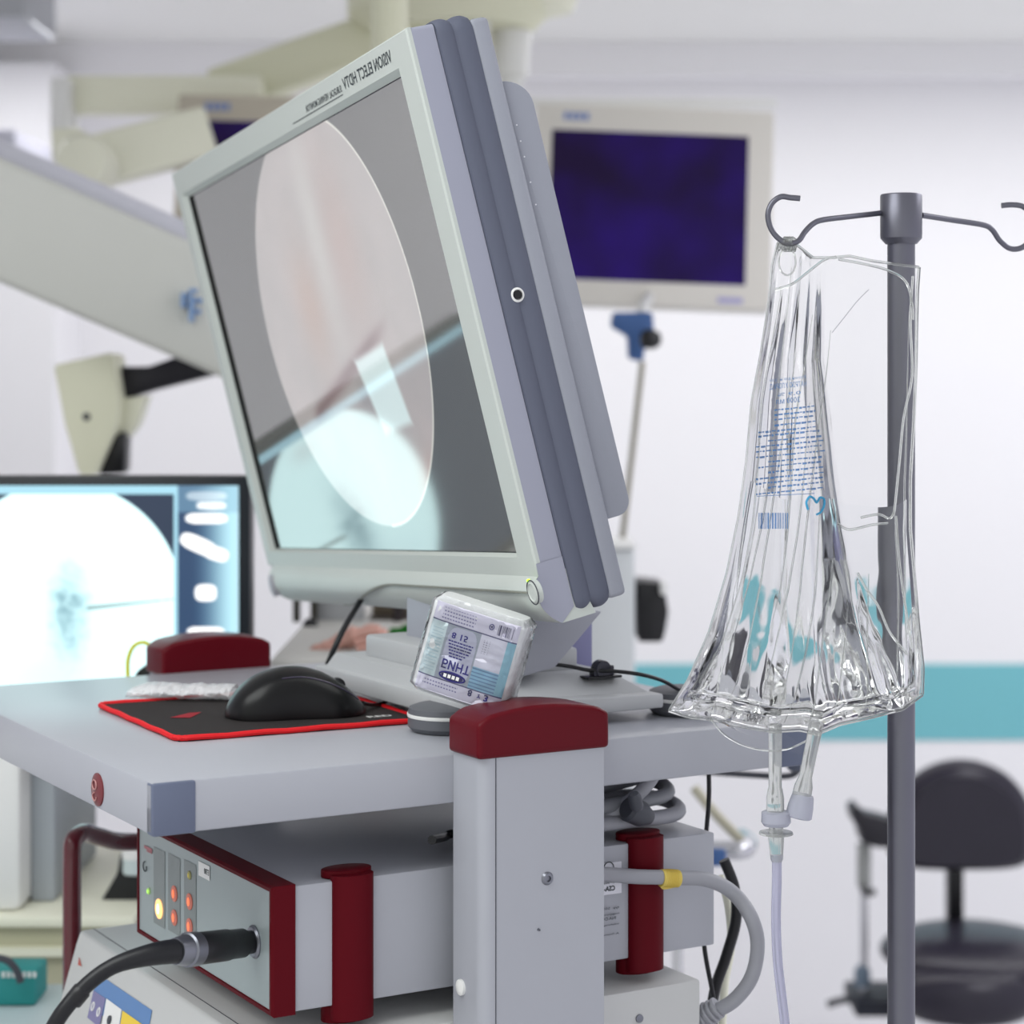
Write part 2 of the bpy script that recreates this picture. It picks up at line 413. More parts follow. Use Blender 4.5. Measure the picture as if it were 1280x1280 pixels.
for k in range(25):
    t = k/24; n = .0235+.033*t
    g = .0012+.0022*abs(math.sin(PI*(t*2.0+.06)))**.8 - (.004 if k in (0, 24) else 0)
    pr.append((g, n))
LS = [loop(g, n) for g, n in pr]
for A, B in zip(LS, LS[1:]):
    for k in range(len(A)): bm.faces.new((A[k], A[(k+1) % len(A)], B[(k+1) % len(A)], B[k]))
obj('bumper', fin(bm), M['monr'], mon)['label'] = 'dark grey ribbed bumper'
ps = mw(U1+.0030, .1876, .0378); obj('side_screw', lathe(new(), ps-E1*.002, E1, [(.0058, 0), (.0058, .0022), (.0042, .003), (.0036, .0015), (0, .001)], 24), M['white'], mon)
obj('side_screw_hole', lathe(new(), ps-E1*.0005, E1, [(.0034, 0), (.0034, .0018), (0, .0018)], 20), M['black'], mon)
obj('rear_shell', mprism(.054, .070, U0-.002, U1+.002, V0+.002, V1+.033, .004), M['monb'], mon)
# rear bulge with big rounded corners
bm, loop = new(), None
def rloop(bm, u0, u1, v0, v1, r, n):
    pts = []
    for cx_, cy_, a0 in ((u1-r, v0+r, -PI/2), (u1-r, v1-r, 0), (u0+r, v1-r, PI/2), (u0+r, v0+r, PI)):
        for k in range(9): a = a0+PI/2*k/8; pts.append(mw(cx_+r*math.cos(a), cy_+r*math.sin(a), n))
    return [bm.verts.new(p) for p in pts]
# side view of the cover: rounded in the v-n plane
def vn(v, n): return mw(U1-.006, v, n)
prof = [(.022, .069)]
for k in range(9): a = PI/2*k/8; prof.append((.022+.022*(1-math.cos(a)), .0705+.0245*math.sin(a)))
for k in range(9): a = PI/2*k/8; prof.append((.376-.012+.012*math.sin(a), .083+.012*math.cos(a)))
prof.append((.376, .069))
prism(bm, [vn(v, n) for v, n in prof], -E1*(U1-U0-.012), .0015)
rc = obj('rear_cover', bm, M['monb'], mon)
bm = new()
for v in (.118, .131, .1435, .164, .182):
    lathe(bm, mw(U1-.0059, v-.06, .0755), E1, [(.0007, 0), (.0007, .0003), (0, .0003)], 8)
obj('vent_hole', bm, mat('vent_sparkle', (225, 225, 230), .5), rc)  # pale discs: vent holes with their sparkle put into the colour
obj('mount_plate', mprism(.09, .14, .22, .46, .13, .33, .005), M['darkg'], mon)
obj('recess_shade_strip', box(new(), mw(.0, 0, .0050), E1*.013, E2*SH, EN*.0008), mat('recess_shade', (8, 8, 9), .6, spec=.1), mon)  # black strip painting the shade in the depth of the screen recess
# screen picture
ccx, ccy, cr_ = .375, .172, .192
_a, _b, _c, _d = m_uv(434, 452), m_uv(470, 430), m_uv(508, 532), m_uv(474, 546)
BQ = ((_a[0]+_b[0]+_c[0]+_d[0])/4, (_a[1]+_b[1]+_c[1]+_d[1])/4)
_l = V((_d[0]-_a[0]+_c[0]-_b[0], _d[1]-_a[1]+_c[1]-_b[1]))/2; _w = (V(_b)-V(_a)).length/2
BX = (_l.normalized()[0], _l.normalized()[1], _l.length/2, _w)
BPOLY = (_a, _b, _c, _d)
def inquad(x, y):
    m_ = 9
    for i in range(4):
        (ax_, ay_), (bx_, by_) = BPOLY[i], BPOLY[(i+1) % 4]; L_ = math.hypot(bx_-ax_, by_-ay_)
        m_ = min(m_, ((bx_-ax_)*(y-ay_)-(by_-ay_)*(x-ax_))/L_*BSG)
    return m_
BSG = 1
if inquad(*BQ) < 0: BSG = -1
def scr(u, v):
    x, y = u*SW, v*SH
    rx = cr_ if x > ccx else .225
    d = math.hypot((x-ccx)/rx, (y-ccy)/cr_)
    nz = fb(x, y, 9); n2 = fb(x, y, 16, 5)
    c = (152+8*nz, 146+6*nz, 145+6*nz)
    # soft blobs, a dark streak and a pale quad inside the circle
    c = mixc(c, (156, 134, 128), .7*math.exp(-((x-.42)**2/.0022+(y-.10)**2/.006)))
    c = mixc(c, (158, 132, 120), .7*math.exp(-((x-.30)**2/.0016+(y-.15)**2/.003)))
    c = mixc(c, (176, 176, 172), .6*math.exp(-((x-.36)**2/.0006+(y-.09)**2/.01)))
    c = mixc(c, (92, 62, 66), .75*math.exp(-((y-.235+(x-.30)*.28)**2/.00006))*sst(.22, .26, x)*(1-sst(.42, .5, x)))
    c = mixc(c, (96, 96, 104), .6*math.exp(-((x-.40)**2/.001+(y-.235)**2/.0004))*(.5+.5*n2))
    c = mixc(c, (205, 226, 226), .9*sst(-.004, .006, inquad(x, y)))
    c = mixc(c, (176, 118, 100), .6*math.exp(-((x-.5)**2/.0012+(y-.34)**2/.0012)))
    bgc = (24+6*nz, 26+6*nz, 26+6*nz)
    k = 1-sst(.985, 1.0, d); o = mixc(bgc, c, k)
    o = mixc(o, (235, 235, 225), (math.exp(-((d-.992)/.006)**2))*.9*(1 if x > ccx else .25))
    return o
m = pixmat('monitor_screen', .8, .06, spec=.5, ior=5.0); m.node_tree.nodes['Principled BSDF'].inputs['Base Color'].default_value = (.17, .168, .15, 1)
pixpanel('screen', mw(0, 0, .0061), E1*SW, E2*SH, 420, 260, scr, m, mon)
# lettering on the bezel (reads mirrored, as in the photograph)
bm = new()
ua, va = m_uv(494, 90); uc, vc = m_uv(434, 126)
text_into(bm, 'VISION ELECT HDTV', mw(ua, -.0128, -.0003), -E1, -E2, .0098, ua-uc, bold=.012)
ud, vd = m_uv(431, 0)[0], 0
u2 = m_uv(430, 122)[0]; u3 = m_uv(384, 143)[0]; u4 = m_uv(365, 148)[0]
text_into(bm, 'SURGICAL VIEWING MONITOR', mw(u2, -.0128, -.0003), -E1, -E2, .0058, u2-u3, bold=.008)
prism(bm, [mw(u2, -.0100, -.0003), mw(u4, -.0100, -.0003), mw(u4, -.0107, -.0003), mw(u2, -.0107, -.0003)], -EN*.0001)
obj('lettering', bm, M['text'], mon, smooth=False)
# stand
def tb_(u0, u1, v0, v1, z0, z1, bev=.002): return cbox(new(), u0, u1, v0, v1, z0, z1, bev)
BZ = 1.349
prof = [(.29, 1.333), (.29, BZ), (.478, BZ-.004), (.478, 1.333)]
base = obj('stand_base', prism(new(), [cw(u, .06, z) for u, z in prof], VD*.294, .002), M['base'], mon)
# bevelled upper slab
bm = new()
lo = [(.295, .075), (.472, .075), (.472, .345), (.295, .345)]; hi = [(.300, .10), (.448, .10), (.448, .33), (.300, .33)]
A = [bm.verts.new(cw(u, v, BZ-.004)) for u, v in lo]; B = [bm.verts.new(cw(u, v, BZ+.013)) for u, v in hi]
for k in range(4): bm.faces.new((A[k], A[(k+1) % 4], B[(k+1) % 4], B[k]))
bm.faces.new(B); bm.faces.new(A[::-1])
obj('stand_wedge', fin(bm), M['base'], mon)
obj('stand_step', tb_(.315, .43, .12, .30, BZ+.012, BZ+.032, .003), M['base'], mon)
# neck
bm = new()
npx = [(640, 850), (694, 835), (754, 764), (640, 768)]
nv = .085
pts = [on_side(x, y, nv) for x, y in npx]
prism(bm, pts, VD*.19, .002)
obj('stand_neck', bm, M['neck'], mon)
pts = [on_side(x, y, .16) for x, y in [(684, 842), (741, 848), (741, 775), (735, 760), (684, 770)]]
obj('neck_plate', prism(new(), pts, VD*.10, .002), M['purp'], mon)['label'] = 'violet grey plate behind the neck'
def foot(px, py, Y, r=.033):
    p = W(px, py, Y); c = V((p.x, Y, ZT+.0005))
    f = obj('stand_foot', lathe(new(), c, Z, [(r*.88, 0), (r, .004), (r, .0105), (r, .0135), (r*.97, .019), (r*.8, .021), (0, .0215)], 48), M['puck'], mon)
    f['label'] = 'round grey foot pad'
    obj('foot_band', lathe(new(), c+Z*.0118, Z, [(r+.0004, 0), (r+.0006, .0008), (r+.0006, .002), (r+.0004, .0028)], 48), M['white'], f)
    tube_ = new()
    return f
foot(560, 900, 1.735); foot(858, 880, 1.83)
foot(590, 0, 2.0, .03)
bm = new(); tube(bm, [W(409, 832, 2.0), W(420, 806, 2.0), W(432, 782, 2.01), W(450, 752, 2.03), W(455, 740, 2.04)], .0028, 12)
obj('monitor_cable', bm, M['cable'], mon)
# ---------------- bandage pack ----------------
pc = W(592, 816, 1.655)
th = math.radians(16)
Aa = V((math.cos(th), .0, -math.sin(th))); Bb = V((-math.sin(th), 0, -math.cos(th))); Cc = V((0, -1, 0))
yaw = Matrix.Rotation(math.radians(-14), 3, 'Z'); Aa = yaw@Aa; Cc = yaw@Cc; Bb = yaw@Bb
pack = thing('bandage_pack', 'plastic wrapped white and blue bandage pack leaning tilted below the monitor chin', 'bandage', pc+Bb*.038)
hw, hh, hd = .0385, .0385, .021
def pk(a, t, g=0):
    # a 0..1 around, t 0..1 down: rounded block
    an = 2*PI*a; ca, sa = math.cos(an), math.sin(an); e = .36
    x = math.copysign(abs(ca)**e, ca)*hw; y = math.copysign(abs(sa)**e, sa)*hd
    k = 1-.10*(1-sst(0, .07, t))-.10*sst(.93, 1, t)
    k2 = 1-.35*(1-sst(0, .07, t))-.35*sst(.93, 1, t)
    wob = .0009*fb(x*60, t*5+y*40, 1, g)
    return pc+Aa*(x*k)+Cc*(y*k2+wob)+Bb*((t-.5)*2*hh)
bm = new(); surf(bm, lambda a, t: pk(a, t), 96, 40)
bmesh.ops.remove_doubles(bm, verts=bm.verts, dist=1e-6); bmesh.ops.holes_fill(bm, edges=[e for e in bm.edges if e.is_boundary])
obj('roll', fin(bm), mat('bandage_white', (236, 238, 238), .5, bump=.5, bscale=300), pack)
def lab(u, v):
    c = (226, 226, 240)
    if v < .20 or v > .84: c = (224, 222, 238)
    if abs(v-.205) < .006 or abs(v-.835) < .006: return (70, 70, 120)
    if .20 < v < .84:
        if u < .20: c = (206, 222, 226)
        elif u < .60:
            c = (168, 176, 190)
            dx = (u-.40)/.175; dy = (v-.53)/.31
            if abs(dx)**4+abs(dy)**4 < 1: c = (200, 202, 222)
        elif u > .90: c = (150, 200, 218)
        elif v > .58:
            c = (150, 196, 222)
            if int(v*100) % 4 == 0: c = (100, 140, 180)
    # fine text rows
    if (.04 < v < .18 and .10 < u < .50 and int(v*100) % 4 == 0) or (.86 < v < .96 and .08 < u < .5 and int(v*100) % 4 == 0):
        if math.sin(u*190+v*900) > -.4: c = (110, 108, 160)
    if .05 < v < .17 and .76 < u < .94 and math.sin(u*420)+.6*math.sin(u*170) > 0: c = (70, 66, 110)
    if .26 < v < .42 and .64 < u < .72 and abs(math.sin(u*90)*math.cos(v*120)) > .75: c = (140, 136, 160)
    if .22 < u < .2: c = c
    if .03 < u < .17 and .26 < v < .8 and int(v*110) % 4 == 0: c = (170, 196, 206)
    return c
LY = hd+.0006
def labs(u, v):
    x = (u-.5)*2*hw*.90; f = hd*(1-abs(x/hw)**(2/.36))**(.36/2)
    return pc+Aa*(x+.0005)+Bb*((v-.5)*2*hh*.90)+Cc*(f+.0007)
lb = pixpanel('label', pc, Aa, Bb, 150, 150, lab, pixmat('label_print', 0, .25, spec=.7), pack, surfn=labs)
def lp(u, v, e=.0004): return labs(u, v)+Cc*e
bm = new(); ink = mat('bandage_ink', (42, 38, 110), .4)
# lettering reads top to bottom flipped, as in the photograph
sc = 2*hw*.9
def vt(s, u, v, h, w_, bold=.0): text_into(bm, s, lp(u, v), Aa, Bb, h*sc, w_*sc, bold)
vt('БИНТ', .245, .60, .105, .33, .02); vt('8', .27, .285, .07, .05, .02); vt('15', .375, .285, .07, .085, .02)
vt('8', .62, .845, .075, .05, .03); vt('х', .73, .862, .045, .045, .02); vt('3', .81, .845, .075, .05, .03)
for r_ in range(6):
    v = .38+.034*r_; u = .25+.01*r_
    while u < .53-.015*r_:
        wd = random.uniform(.015, .05); prism(bm, [lp(u, v), lp(u+wd, v), lp(u+wd, v+.014), lp(u, v+.014)], Cc*.0001); u += wd+.008
tube(bm, [lp(.40+.15*math.cos(a), .775+.045*math.sin(a), .0003) for a in [2*PI*k/40 for k in range(41)]], .0007, 6, smooth=False)
bm.faces.new([bm.verts.new(lp(.40+.13*math.cos(a), .775+.034*math.sin(a), .0003)) for a in [2*PI*k/32 for k in range(32)]])
tube(bm, [lp(.685+.026*math.cos(a), .10+.03*math.sin(a)) for a in [2*PI*k/24 for k in range(25)]], .0003, 5, smooth=False)
vt('4', .672, .082, .035, .026, .01)
obj('print', fin(bm), ink, pack, smooth=False)
bm = new()
for k in range(4): prism(bm, [lp(.30+.05*k, .755, .0008), lp(.335+.05*k, .755, .0008), lp(.335+.05*k, .795, .0008), lp(.30+.05*k, .795, .0008)], Cc*.0001)
obj('logo_letters', bm, M['white'], pack, smooth=False)
# clear film wrap
film = bpy.data.materials.new('clear_film'); film.use_nodes = True
def film_nodes(m, bumpstr, bscale, vec_scale=(1, 1, 1), tint=(.97, .97, .98), dark=.75, gloss=.9, dist=.002):
    t = m.node_tree; t.nodes.clear(); out = t.nodes.new('ShaderNodeOutputMaterial')
    tr = t.nodes.new('ShaderNodeBsdfTransparent'); gl = t.nodes.new('ShaderNodeBsdfGlossy'); gl.inputs['Roughness'].default_value = .06; gl.inputs['Color'].default_value = (gloss, gloss, gloss, 1)
    lw = t.nodes.new('ShaderNodeLayerWeight'); lw.inputs['Blend'].default_value = .28
    lw2 = t.nodes.new('ShaderNodeLayerWeight'); lw2.inputs['Blend'].default_value = .25
    mx = t.nodes.new('ShaderNodeMixShader'); cm = t.nodes.new('ShaderNodeMix'); cm.data_type = 'RGBA'
    cm.inputs['A'].default_value = (*tint, 1); cm.inputs['B'].default_value = (dark, dark, dark*1.01, 1)
    co = t.nodes.new('ShaderNodeTexCoord'); mp = t.nodes.new('ShaderNodeMapping'); mp.inputs['Scale'].default_value = vec_scale
    nz = t.nodes.new('ShaderNodeTexNoise'); nz.inputs['Scale'].default_value = bscale; nz.inputs['Detail'].default_value = 3
    bp = t.nodes.new('ShaderNodeBump'); bp.inputs['Strength'].default_value = bumpstr; bp.inputs['Distance'].default_value = dist
    L = t.links.new
    L(co.outputs['Object'], mp.inputs['Vector']); L(mp.outputs['Vector'], nz.inputs['Vector']); L(nz.outputs['Fac'], bp.inputs['Height'])
    L(bp.outputs['Normal'], gl.inputs['Normal']); L(bp.outputs['Normal'], lw.inputs['Normal']); L(bp.outputs['Normal'], lw2.inputs['Normal'])
    L(lw2.outputs['Facing'], cm.inputs['Factor']); L(cm.outputs['Result'], tr.inputs['Color'])
    L(lw.outputs['Fresnel'], mx.inputs['Fac']); L(tr.outputs[0], mx.inputs[1]); L(gl.outputs[0], mx.inputs[2]); L(mx.outputs[0], out.inputs['Surface'])
film_nodes(film, .8, 60)
bm = new(); surf(bm, lambda a, t: pk(a, t, 3)+(pk(a, t)-pc-Bb*((t-.5)*2*hh))*(.045+.03*abs(fb(a*14, t*7, 1, 9))), 140, 50)
obj('wrapper', bm, film, pack)

# ---------------- mousepad, mouse, wrapper ----------------
PZ = ZT+.0032
pa, pb_, pc_ = on_z(122, 880, PZ), on_z(222, 923, PZ), on_z(532, 899, PZ)
pd = pa+(pc_-pb_)
mp_ = thing('mouse_pad', 'thin black mouse pad with bright red stitched edge on the cart top', 'mouse pad', (pa+pc_)/2-Z*.0032)
bm = new(); _ctr = (pa+pc_)/2; prism(bm, [_ctr+(p-_ctr)*.985-Z*.003 for p in (pa, pb_, pc_, pd)], Z*.0028)
obj('cloth', bm, M['padk'], mp_)
bm = new()
cor = [pa, pb_, pc_, pd]; path = []
for i in range(4):
    p, q, r_ = cor[i-1], cor[i], cor[(i+1) % 4]
    a = (p-q).normalized()*.008; b = (r_-q).normalized()*.008
    path += [q+a, q+a*.35+b*.35, q+b]
path.append(path[0])
P2 = []
for i in range(len(path)-1):
    for k in range(12): P2.append(path[i].lerp(path[i+1], k/12)+Z*(.0004*math.sin((i*12+k)*1.9)-.0004))
P2.append(P2[0]); tube(bm, P2, .0023, 8, smooth=False)
obj('stitched_edge', bm, M['padr'], mp_)['label'] = 'bright red stitched edge'
bm = new(); ex = (pc_-pb_).normalized()
text_into(bm, 'RED', on_z(462, 897, PZ+.0004), ex, (pa-pb_).normalized(), .008, .022, .02)
obj('pad_print', bm, M['white'], mp_, smooth=False)
bm = new(); q0 = [on_z(x, y, PZ+.0003) for x, y in [(212, 897), (236, 891), (252, 890), (238, 897)]]; bm.faces.new([bm.verts.new(p) for p in q0])
obj('pad_emblem', bm, mat('emblem_red', (150, 20, 36), .8), mp_, smooth=False)
# mouse
mc = V(((368-640)/F*1.79, 1.80, PZ)); ma = V((.965, .26, 0)).normalized(); mb = Z.cross(ma)
mouse = thing('computer_mouse', 'black curved computer mouse lying on the red edged pad', 'mouse', mc)
ML, MW_, MH = .060, .033, .041
def mprof(t):  # t -1 (tail, left) .. 1 (front, right)
    h = max(0, (1-abs(t)**2.4))**.62
    return h*(1.0-.30*max(0, t)**1.3)
def mshape(t, a):
    s = max(0, 1-abs(t)**3.2)**.5
    wd = MW_*s*(1-.10*math.cos(t*PI)); h = MH*mprof(t)
    ca, sa = math.cos(a), math.sin(a)
    return mc+ma*(t*ML)+mb*(wd*math.copysign(abs(ca)**.75, ca))+Z*(max(0.0004, h*(sa**.85 if sa > 0 else 0)))
bm = surf(new(), lambda u, v: mshape(-math.cos(PI*u), PI*v), 60, 28)
bmesh.ops.remove_doubles(bm, verts=bm.verts, dist=1e-6)
obj('shell', fin(bm), M['mouse'], mouse)
bm = new(); tube(bm, [mshape(t, PI*.70)+(-mb+Z).normalized()*.0002 for t in [-.25+1.1*k/30 for k in range(31)]], .0007, 6, smooth=False)
obj('button_seam', bm, mat('seam_gloss', (70, 66, 84), .2), mouse)
wp = mshape(.60, PI/2); obj('scroll_wheel', lathe(new(), wp-mb*.004-Z*.0045, mb, [(.004, 0), (.0065, .001), (.0065, .007), (.004, .008)], 24), M['black'], mouse)
bm = new(); tube(bm, [mshape(.97, PI/2)+Z*.002, on_z(468, 881, PZ+.003), W(482, 877, 1.86), W(500, 864, 1.84), W(520, 850, 1.80), W(545, 848, 1.79)], .0016, 10)
obj('mouse_cable', bm, M['cable'], mouse)
# crumpled clear sleeve
wa, wb = on_z(162, 872, PZ), on_z(292, 874, PZ)
sleeve = new()
wd_ = (wb-wa); wn = Z.cross(wd_.normalized())
def slv(u, v):
    a = v*2*PI; ends = max(.02, min(1, u/.12))**.5
    j = .35*fb(u*7, v*4, 1, 2)+.25*fb(u*22, v*9, 1, 4)
    r = (.013+.006*j)
    return wa+wd_*(u+.02*math.sin(a))+wn*(math.cos(a)*r*1.5*(.6+.4*ends))+Z*(max(0.0008, (math.sin(a)*.0062+.0066+.004*j)*(.55+.45*ends)))
surf(sleeve, slv, 70, 36)
slm = mat('cloudy_film', (240, 240, 242), .25, spec=.6); slm.node_tree.nodes['Principled BSDF'].inputs['Alpha'].default_value = .62
tag(obj('plastic_sleeve', sleeve, slm, loc=(wa+wb)/2), 'crumpled translucent plastic sleeve tucked against the mouse', 'wrapper')
# clip with cable on the stand base
cz = BZ+.010
cp = W(752, 846, 1.795)
clip = thing('cable_clip', 'small black adhesive cable clip holding a thin cable on the monitor base', 'clip', cp)
bm = box(new(), cp-UD*.017-VD*.006-Z*.001, UD*.034, VD*.014, Z*.0022, .0006)
obj('clip_plate', bm, M['black'], clip)
bm = lathe(new(), cp-VD*.004+Z*.0065, VD, [(.0072, 0), (.0078, .0015), (.0078, .0085), (.0072, .010)], 24); box(bm, cp-UD*.009-VD*.003, UD*.013, VD*.009, Z*.006, .001); box(bm, cp+UD*.002-VD*.003, UD*.009, VD*.009, Z*.0095, .001)
obj('clip_body', bm, mat('clip_dark', (46, 46, 58), .25), clip)
bm = new(); tube(bm, [W(655, 834, 1.78), W(690, 831, 1.785), W(712, 833, 1.79), W(738, 838, 1.79), W(768, 839, 1.79), W(800, 843, 1.79), W(826, 850, 1.80), W(845, 860, 1.81), W(870, 876, 1.83)], .0017, 10)
tag(obj('thin_cable', bm, M['cable']), 'thin black cable arching through the clip over the monitor base', 'cable')

# ---------------- burgundy banded device ----------------
BV = .02
b0 = uvz(on_side(339, 1108, BV)); bu0 = b0[0]; bz1 = on_side(339, 1110, BV).z; bz0 = on_side(339, 1272, BV).z
bu1 = uvz(on_side(894, 1050, BV))[0]; BW = .285
dev = thing('video_processor', 'grey medical console with burgundy front frame and burgundy side bands', 'console', cw((bu0+bu1)/2, BV+BW/2, bz0-.016))
fr = uvz(on_side(369, 1108, BV))[0]
obj('body', cbox(new(), fr-.002, bu1, BV+.001, BV+BW-.001, bz0+.001, bz1-.001, .0015), M['cart'], dev)
# front frame as a ring
bm = new(); fo = .004
def frl(u, g): return [bm.verts.new(cw(u, v, z)) for v, z in ((BV+g, bz0+g), (BV+BW-g, bz0+g), (BV+BW-g, bz1-g), (BV+g, bz1-g))]
LS = [frl(fr, -.0006), frl(bu0+.002, -.0006), frl(bu0, .001), frl(bu0, .0035), frl(bu0+.003, .0045)]
for A, B in zip(LS, LS[1:]):
    for k in range(4): bm.faces.new((A[k], A[(k+1) % 4], B[(k+1) % 4], B[k]))
bm.faces.new(LS[0])
obj('front_frame', fin(bm), M['burgd'], dev, smooth=False)['label'] = 'burgundy front frame'
fp = obj('front_panel', cbox(new(), bu0+.0012, bu0+.006, BV+.0042, BV+BW-.0042, bz0+.0042, bz1-.0042), M['panel'], dev)
PU = bu0+.0012
def onp(x, y, off=.0): return RP(x, y, cw(PU-off, 0, 0), -UD)
def pquad(bm, px, off=.0004):
    vs__ = [bm.verts.new(onp(x, y, off)) for x, y in px]; bm.faces.new(vs__)
def prect(bm, x0, x1, y0, y1, off=.0004):
    """upright rectangle on the panel spanning screen columns x0..x1, top/bottom read at x0"""
    a = onp(x0, y0, off); b = onp(x0, y1, off); c = onp(x1, y0, off); v1 = uvz(c)[1]; v0 = uvz(a)[1]
    q = [cw(PU-off, v0, a.z), cw(PU-off, v1, a.z), cw(PU-off, v1, b.z), cw(PU-off, v0, b.z)]
    bm.faces.new([bm.verts.new(p) for p in q])
for (x0, x1, y0, y1) in ((192, 206, 1058, 1153), (210, 225, 1066, 1162), (230, 245, 1074, 1166)):
    bm = new(); prect(bm, x0, x1, y0, y1); obj('indicator_window', bm, M['strip'], fp, smooth=False)
bm = new(); prect(bm, 248, 262, 1076, 1094, .0006); obj('sticker', bm, M['white'], fp, smooth=False)
bm = new(); a = onp(261, 1095, .0008); text_into(bm, 'ETB8', a, VD, Z, .0045, .010, .02); obj('sticker_print', bm, M['text'], fp, smooth=False)
def lampd(x, y, r, core, rim, e, er, nm='indicator_light'):
    p = onp(x, y, .0006)
    o = obj(nm, lathe(new(), p, -UD, [(r, 0), (r, .0006), (r*.9, .001), (0, .0011)], 24), mat('lamp_rim', rim, .4, emit=rim, estr=er), fp)
    obj('lamp_core', lathe(new(), p-UD*.001, -UD, [(r*.55, 0), (r*.5, .0006), (0, .0008)], 20, .6, VD), mat('lamp_core', core, .4, emit=core, estr=e), o)
lampd(199, 1136, .0082, (255, 226, 160), (255, 190, 120), 2.6, 1.1)
for x, y in ((218, 1117), (218, 1147), (237, 1127), (237, 1158)): lampd(x, y, .0066, (240, 120, 80), (190, 110, 95), .7, .12)
lampd(237, 1094, .0035, (190, 175, 90), (150, 148, 100), .2, .05)
lampd(186, 1114, .0028, (170, 240, 90), (160, 200, 110), .9, .3)
bm = new(); tube(bm, [onp(181, 1083, .001)+Z*.004*math.cos(a)+VD*.004*math.sin(a) for a in [2*PI*k/14 for k in range(12)]], .0005, 6)
obj('panel_symbol', bm, M['text'], fp, smooth=False)
bm = new(); prect(bm, 180, 190, 1056, 1060, .0006); prect(bm, 183, 190, 1062, 1064, .0006); obj('panel_mark', bm, mat('faded_red_print', (176, 112, 118), .5), fp, smooth=False)
# burgundy bands
def band(x0, x1, name='side_band'):
    ua_ = uvz(on_side(x0, 1200, BV-.006))[0]; ub_ = uvz(on_side(x1, 1200, BV-.006))[0]; cu_ = (ua_+ub_)/2; hw_ = (ub_-ua_)/2
    bm = new()
    prof = [(ua_, BV+.004)]+[(cu_-hw_*math.cos(PI*k/12), BV+.001-.010*math.sin(PI*k/12)) for k in range(13)]+[(ub_, BV+.004)]
    prism(bm, [cw(u, v, bz0-.010) for u, v in prof], Z*(bz1-bz0+.013))
    # collar rings: round foot below and stacking recess above
    top = [(hw_*1.20*math.cos(a)+cu_, BV+.012+hw_*.75*math.sin(a)) for a in [2*PI*k/32 for k in range(32)]]
    prism(bm, [cw(u, v, bz1-.0005) for u, v in top], Z*.006, .001)
    prism(bm, [cw(u, v, bz0-.0135) for u, v in top], Z*.013, .001)
    return obj(name, bm, M['burgd'], dev)
band(420, 471); band(791, 834)
for v in (BV+BW-.03,):
    for u in (bu0+.1, bu1-.08):
        obj('rear_foot', lathe(new(), cw(u, v, bz0-.0135), Z, [(.012, 0), (.013, .014)], 20), M['darkg'], dev)
# side label sticker
def srect(bm, x0, x1, y0, y1, off=.0005):
    a = on_side(x0, y0, BV-off); b = on_side(x0, y1, BV-off); u1_ = uvz(on_side(x1, y0, BV-off))[0]; u0_ = uvz(a)[0]
    bm.faces.new([bm.verts.new(cw(u, BV-off, z)) for u, z in ((u0_, a.z), (u1_, a.z), (u1_, b.z), (u0_, b.z))])
bm = new(); srect(bm, 735, 777, 1082, 1122); obj('rating_label', bm, mat('label_white', (226, 226, 234), .5), dev, smooth=False)
bm = new()
def stx(s, x1, y, h, w_, bold=.01): text_into(bm, s, on_side(x1, y, BV-.0009), -UD, Z, h, w_, bold)
stx('CSA-C2', 769, 1113, .0042, .017, .03); stx('394AISE', 768, 1104, .0028, .012); stx('typ  5050', 774, 1136, .0026, .018); stx('megaparced', 774, 1143, .002, .018); stx('INA-DC1', 770, 1149, .0026, .015); stx('vdahnage', 774, 1156, .002, .018); stx('A-Smmag', 774, 1168, .002, .018)
c_ = on_side(761, 1085, BV-.0009); tube(bm, [c_+(UD*math.cos(a)+Z*math.sin(a))*.0048 for a in [2*PI*k/20 for k in range(21)]], .0004, 5, smooth=False)
obj('label_print', bm, M['text'], dev, smooth=False)
# cable plugged in the panel
kp = onp(318, 1177)
plug = thing('camera_cable', 'thick black cable with round locking plug inserted in the console front', 'cable', kp)
d0 = -UD
pth = [kp, W(305, 1179, kp.y-.012), W(270, 1182, kp.y-.030), W(222, 1188, kp.y-.055)]
obj('socket_ring', lathe(new(), kp+UD*.001, -UD, [(.0125, 0), (.0125, .002), (.011, .0035), (.009, .0038)], 32), M['screw'], plug)
def lathe_path(bm, A, B, prof, seg=28):
    ax = (B-A); L_ = ax.length; return lathe(bm, A, ax, [(r, h*L_) for r, h in prof], seg)
a_, b_ = kp-UD*.001, W(245, 1186, kp.y-.048)
lathe_path(new_ := new(), a_, b_, [(.0085, 0), (.0088, .16), (.0088, .18), (.0108, .20), (.0108, .45), (.0116, .47), (.0118, 1.0)])
obj('plug_body', new_, M['black'], plug)
c2 = W(219, 1189, kp.y-.066)
obj('plug_collar', lathe_path(new(), b_, c2, [(.0124, 0), (.0126, .45), (.0112, .5), (.0112, .6), (.0095, 1)]), M['screw'], plug)['label'] = 'silver grey plug collar'
bm = new(); tube(bm, [c2+(b_-c2)*.1, W(190, 1193, kp.y-.075), W(150, 1204, kp.y-.085), W(122, 1220, kp.y-.09), W(95, 1245, kp.y-.095), W(70, 1278, kp.y-.10), W(45, 1330, kp.y-.10)], lambda t: .0088-.0030*sst(.05, .42, t), 16)
obj('cord', bm, M['cable'], plug)
bm = new(); lathe_path(bm, W(104, 1236, kp.y-.093), W(90, 1253, kp.y-.095), [(.0060, 0), (.0068, .1), (.0068, .9), (.0060, 1)])
obj('cable_tie', bm, M['black'], plug)

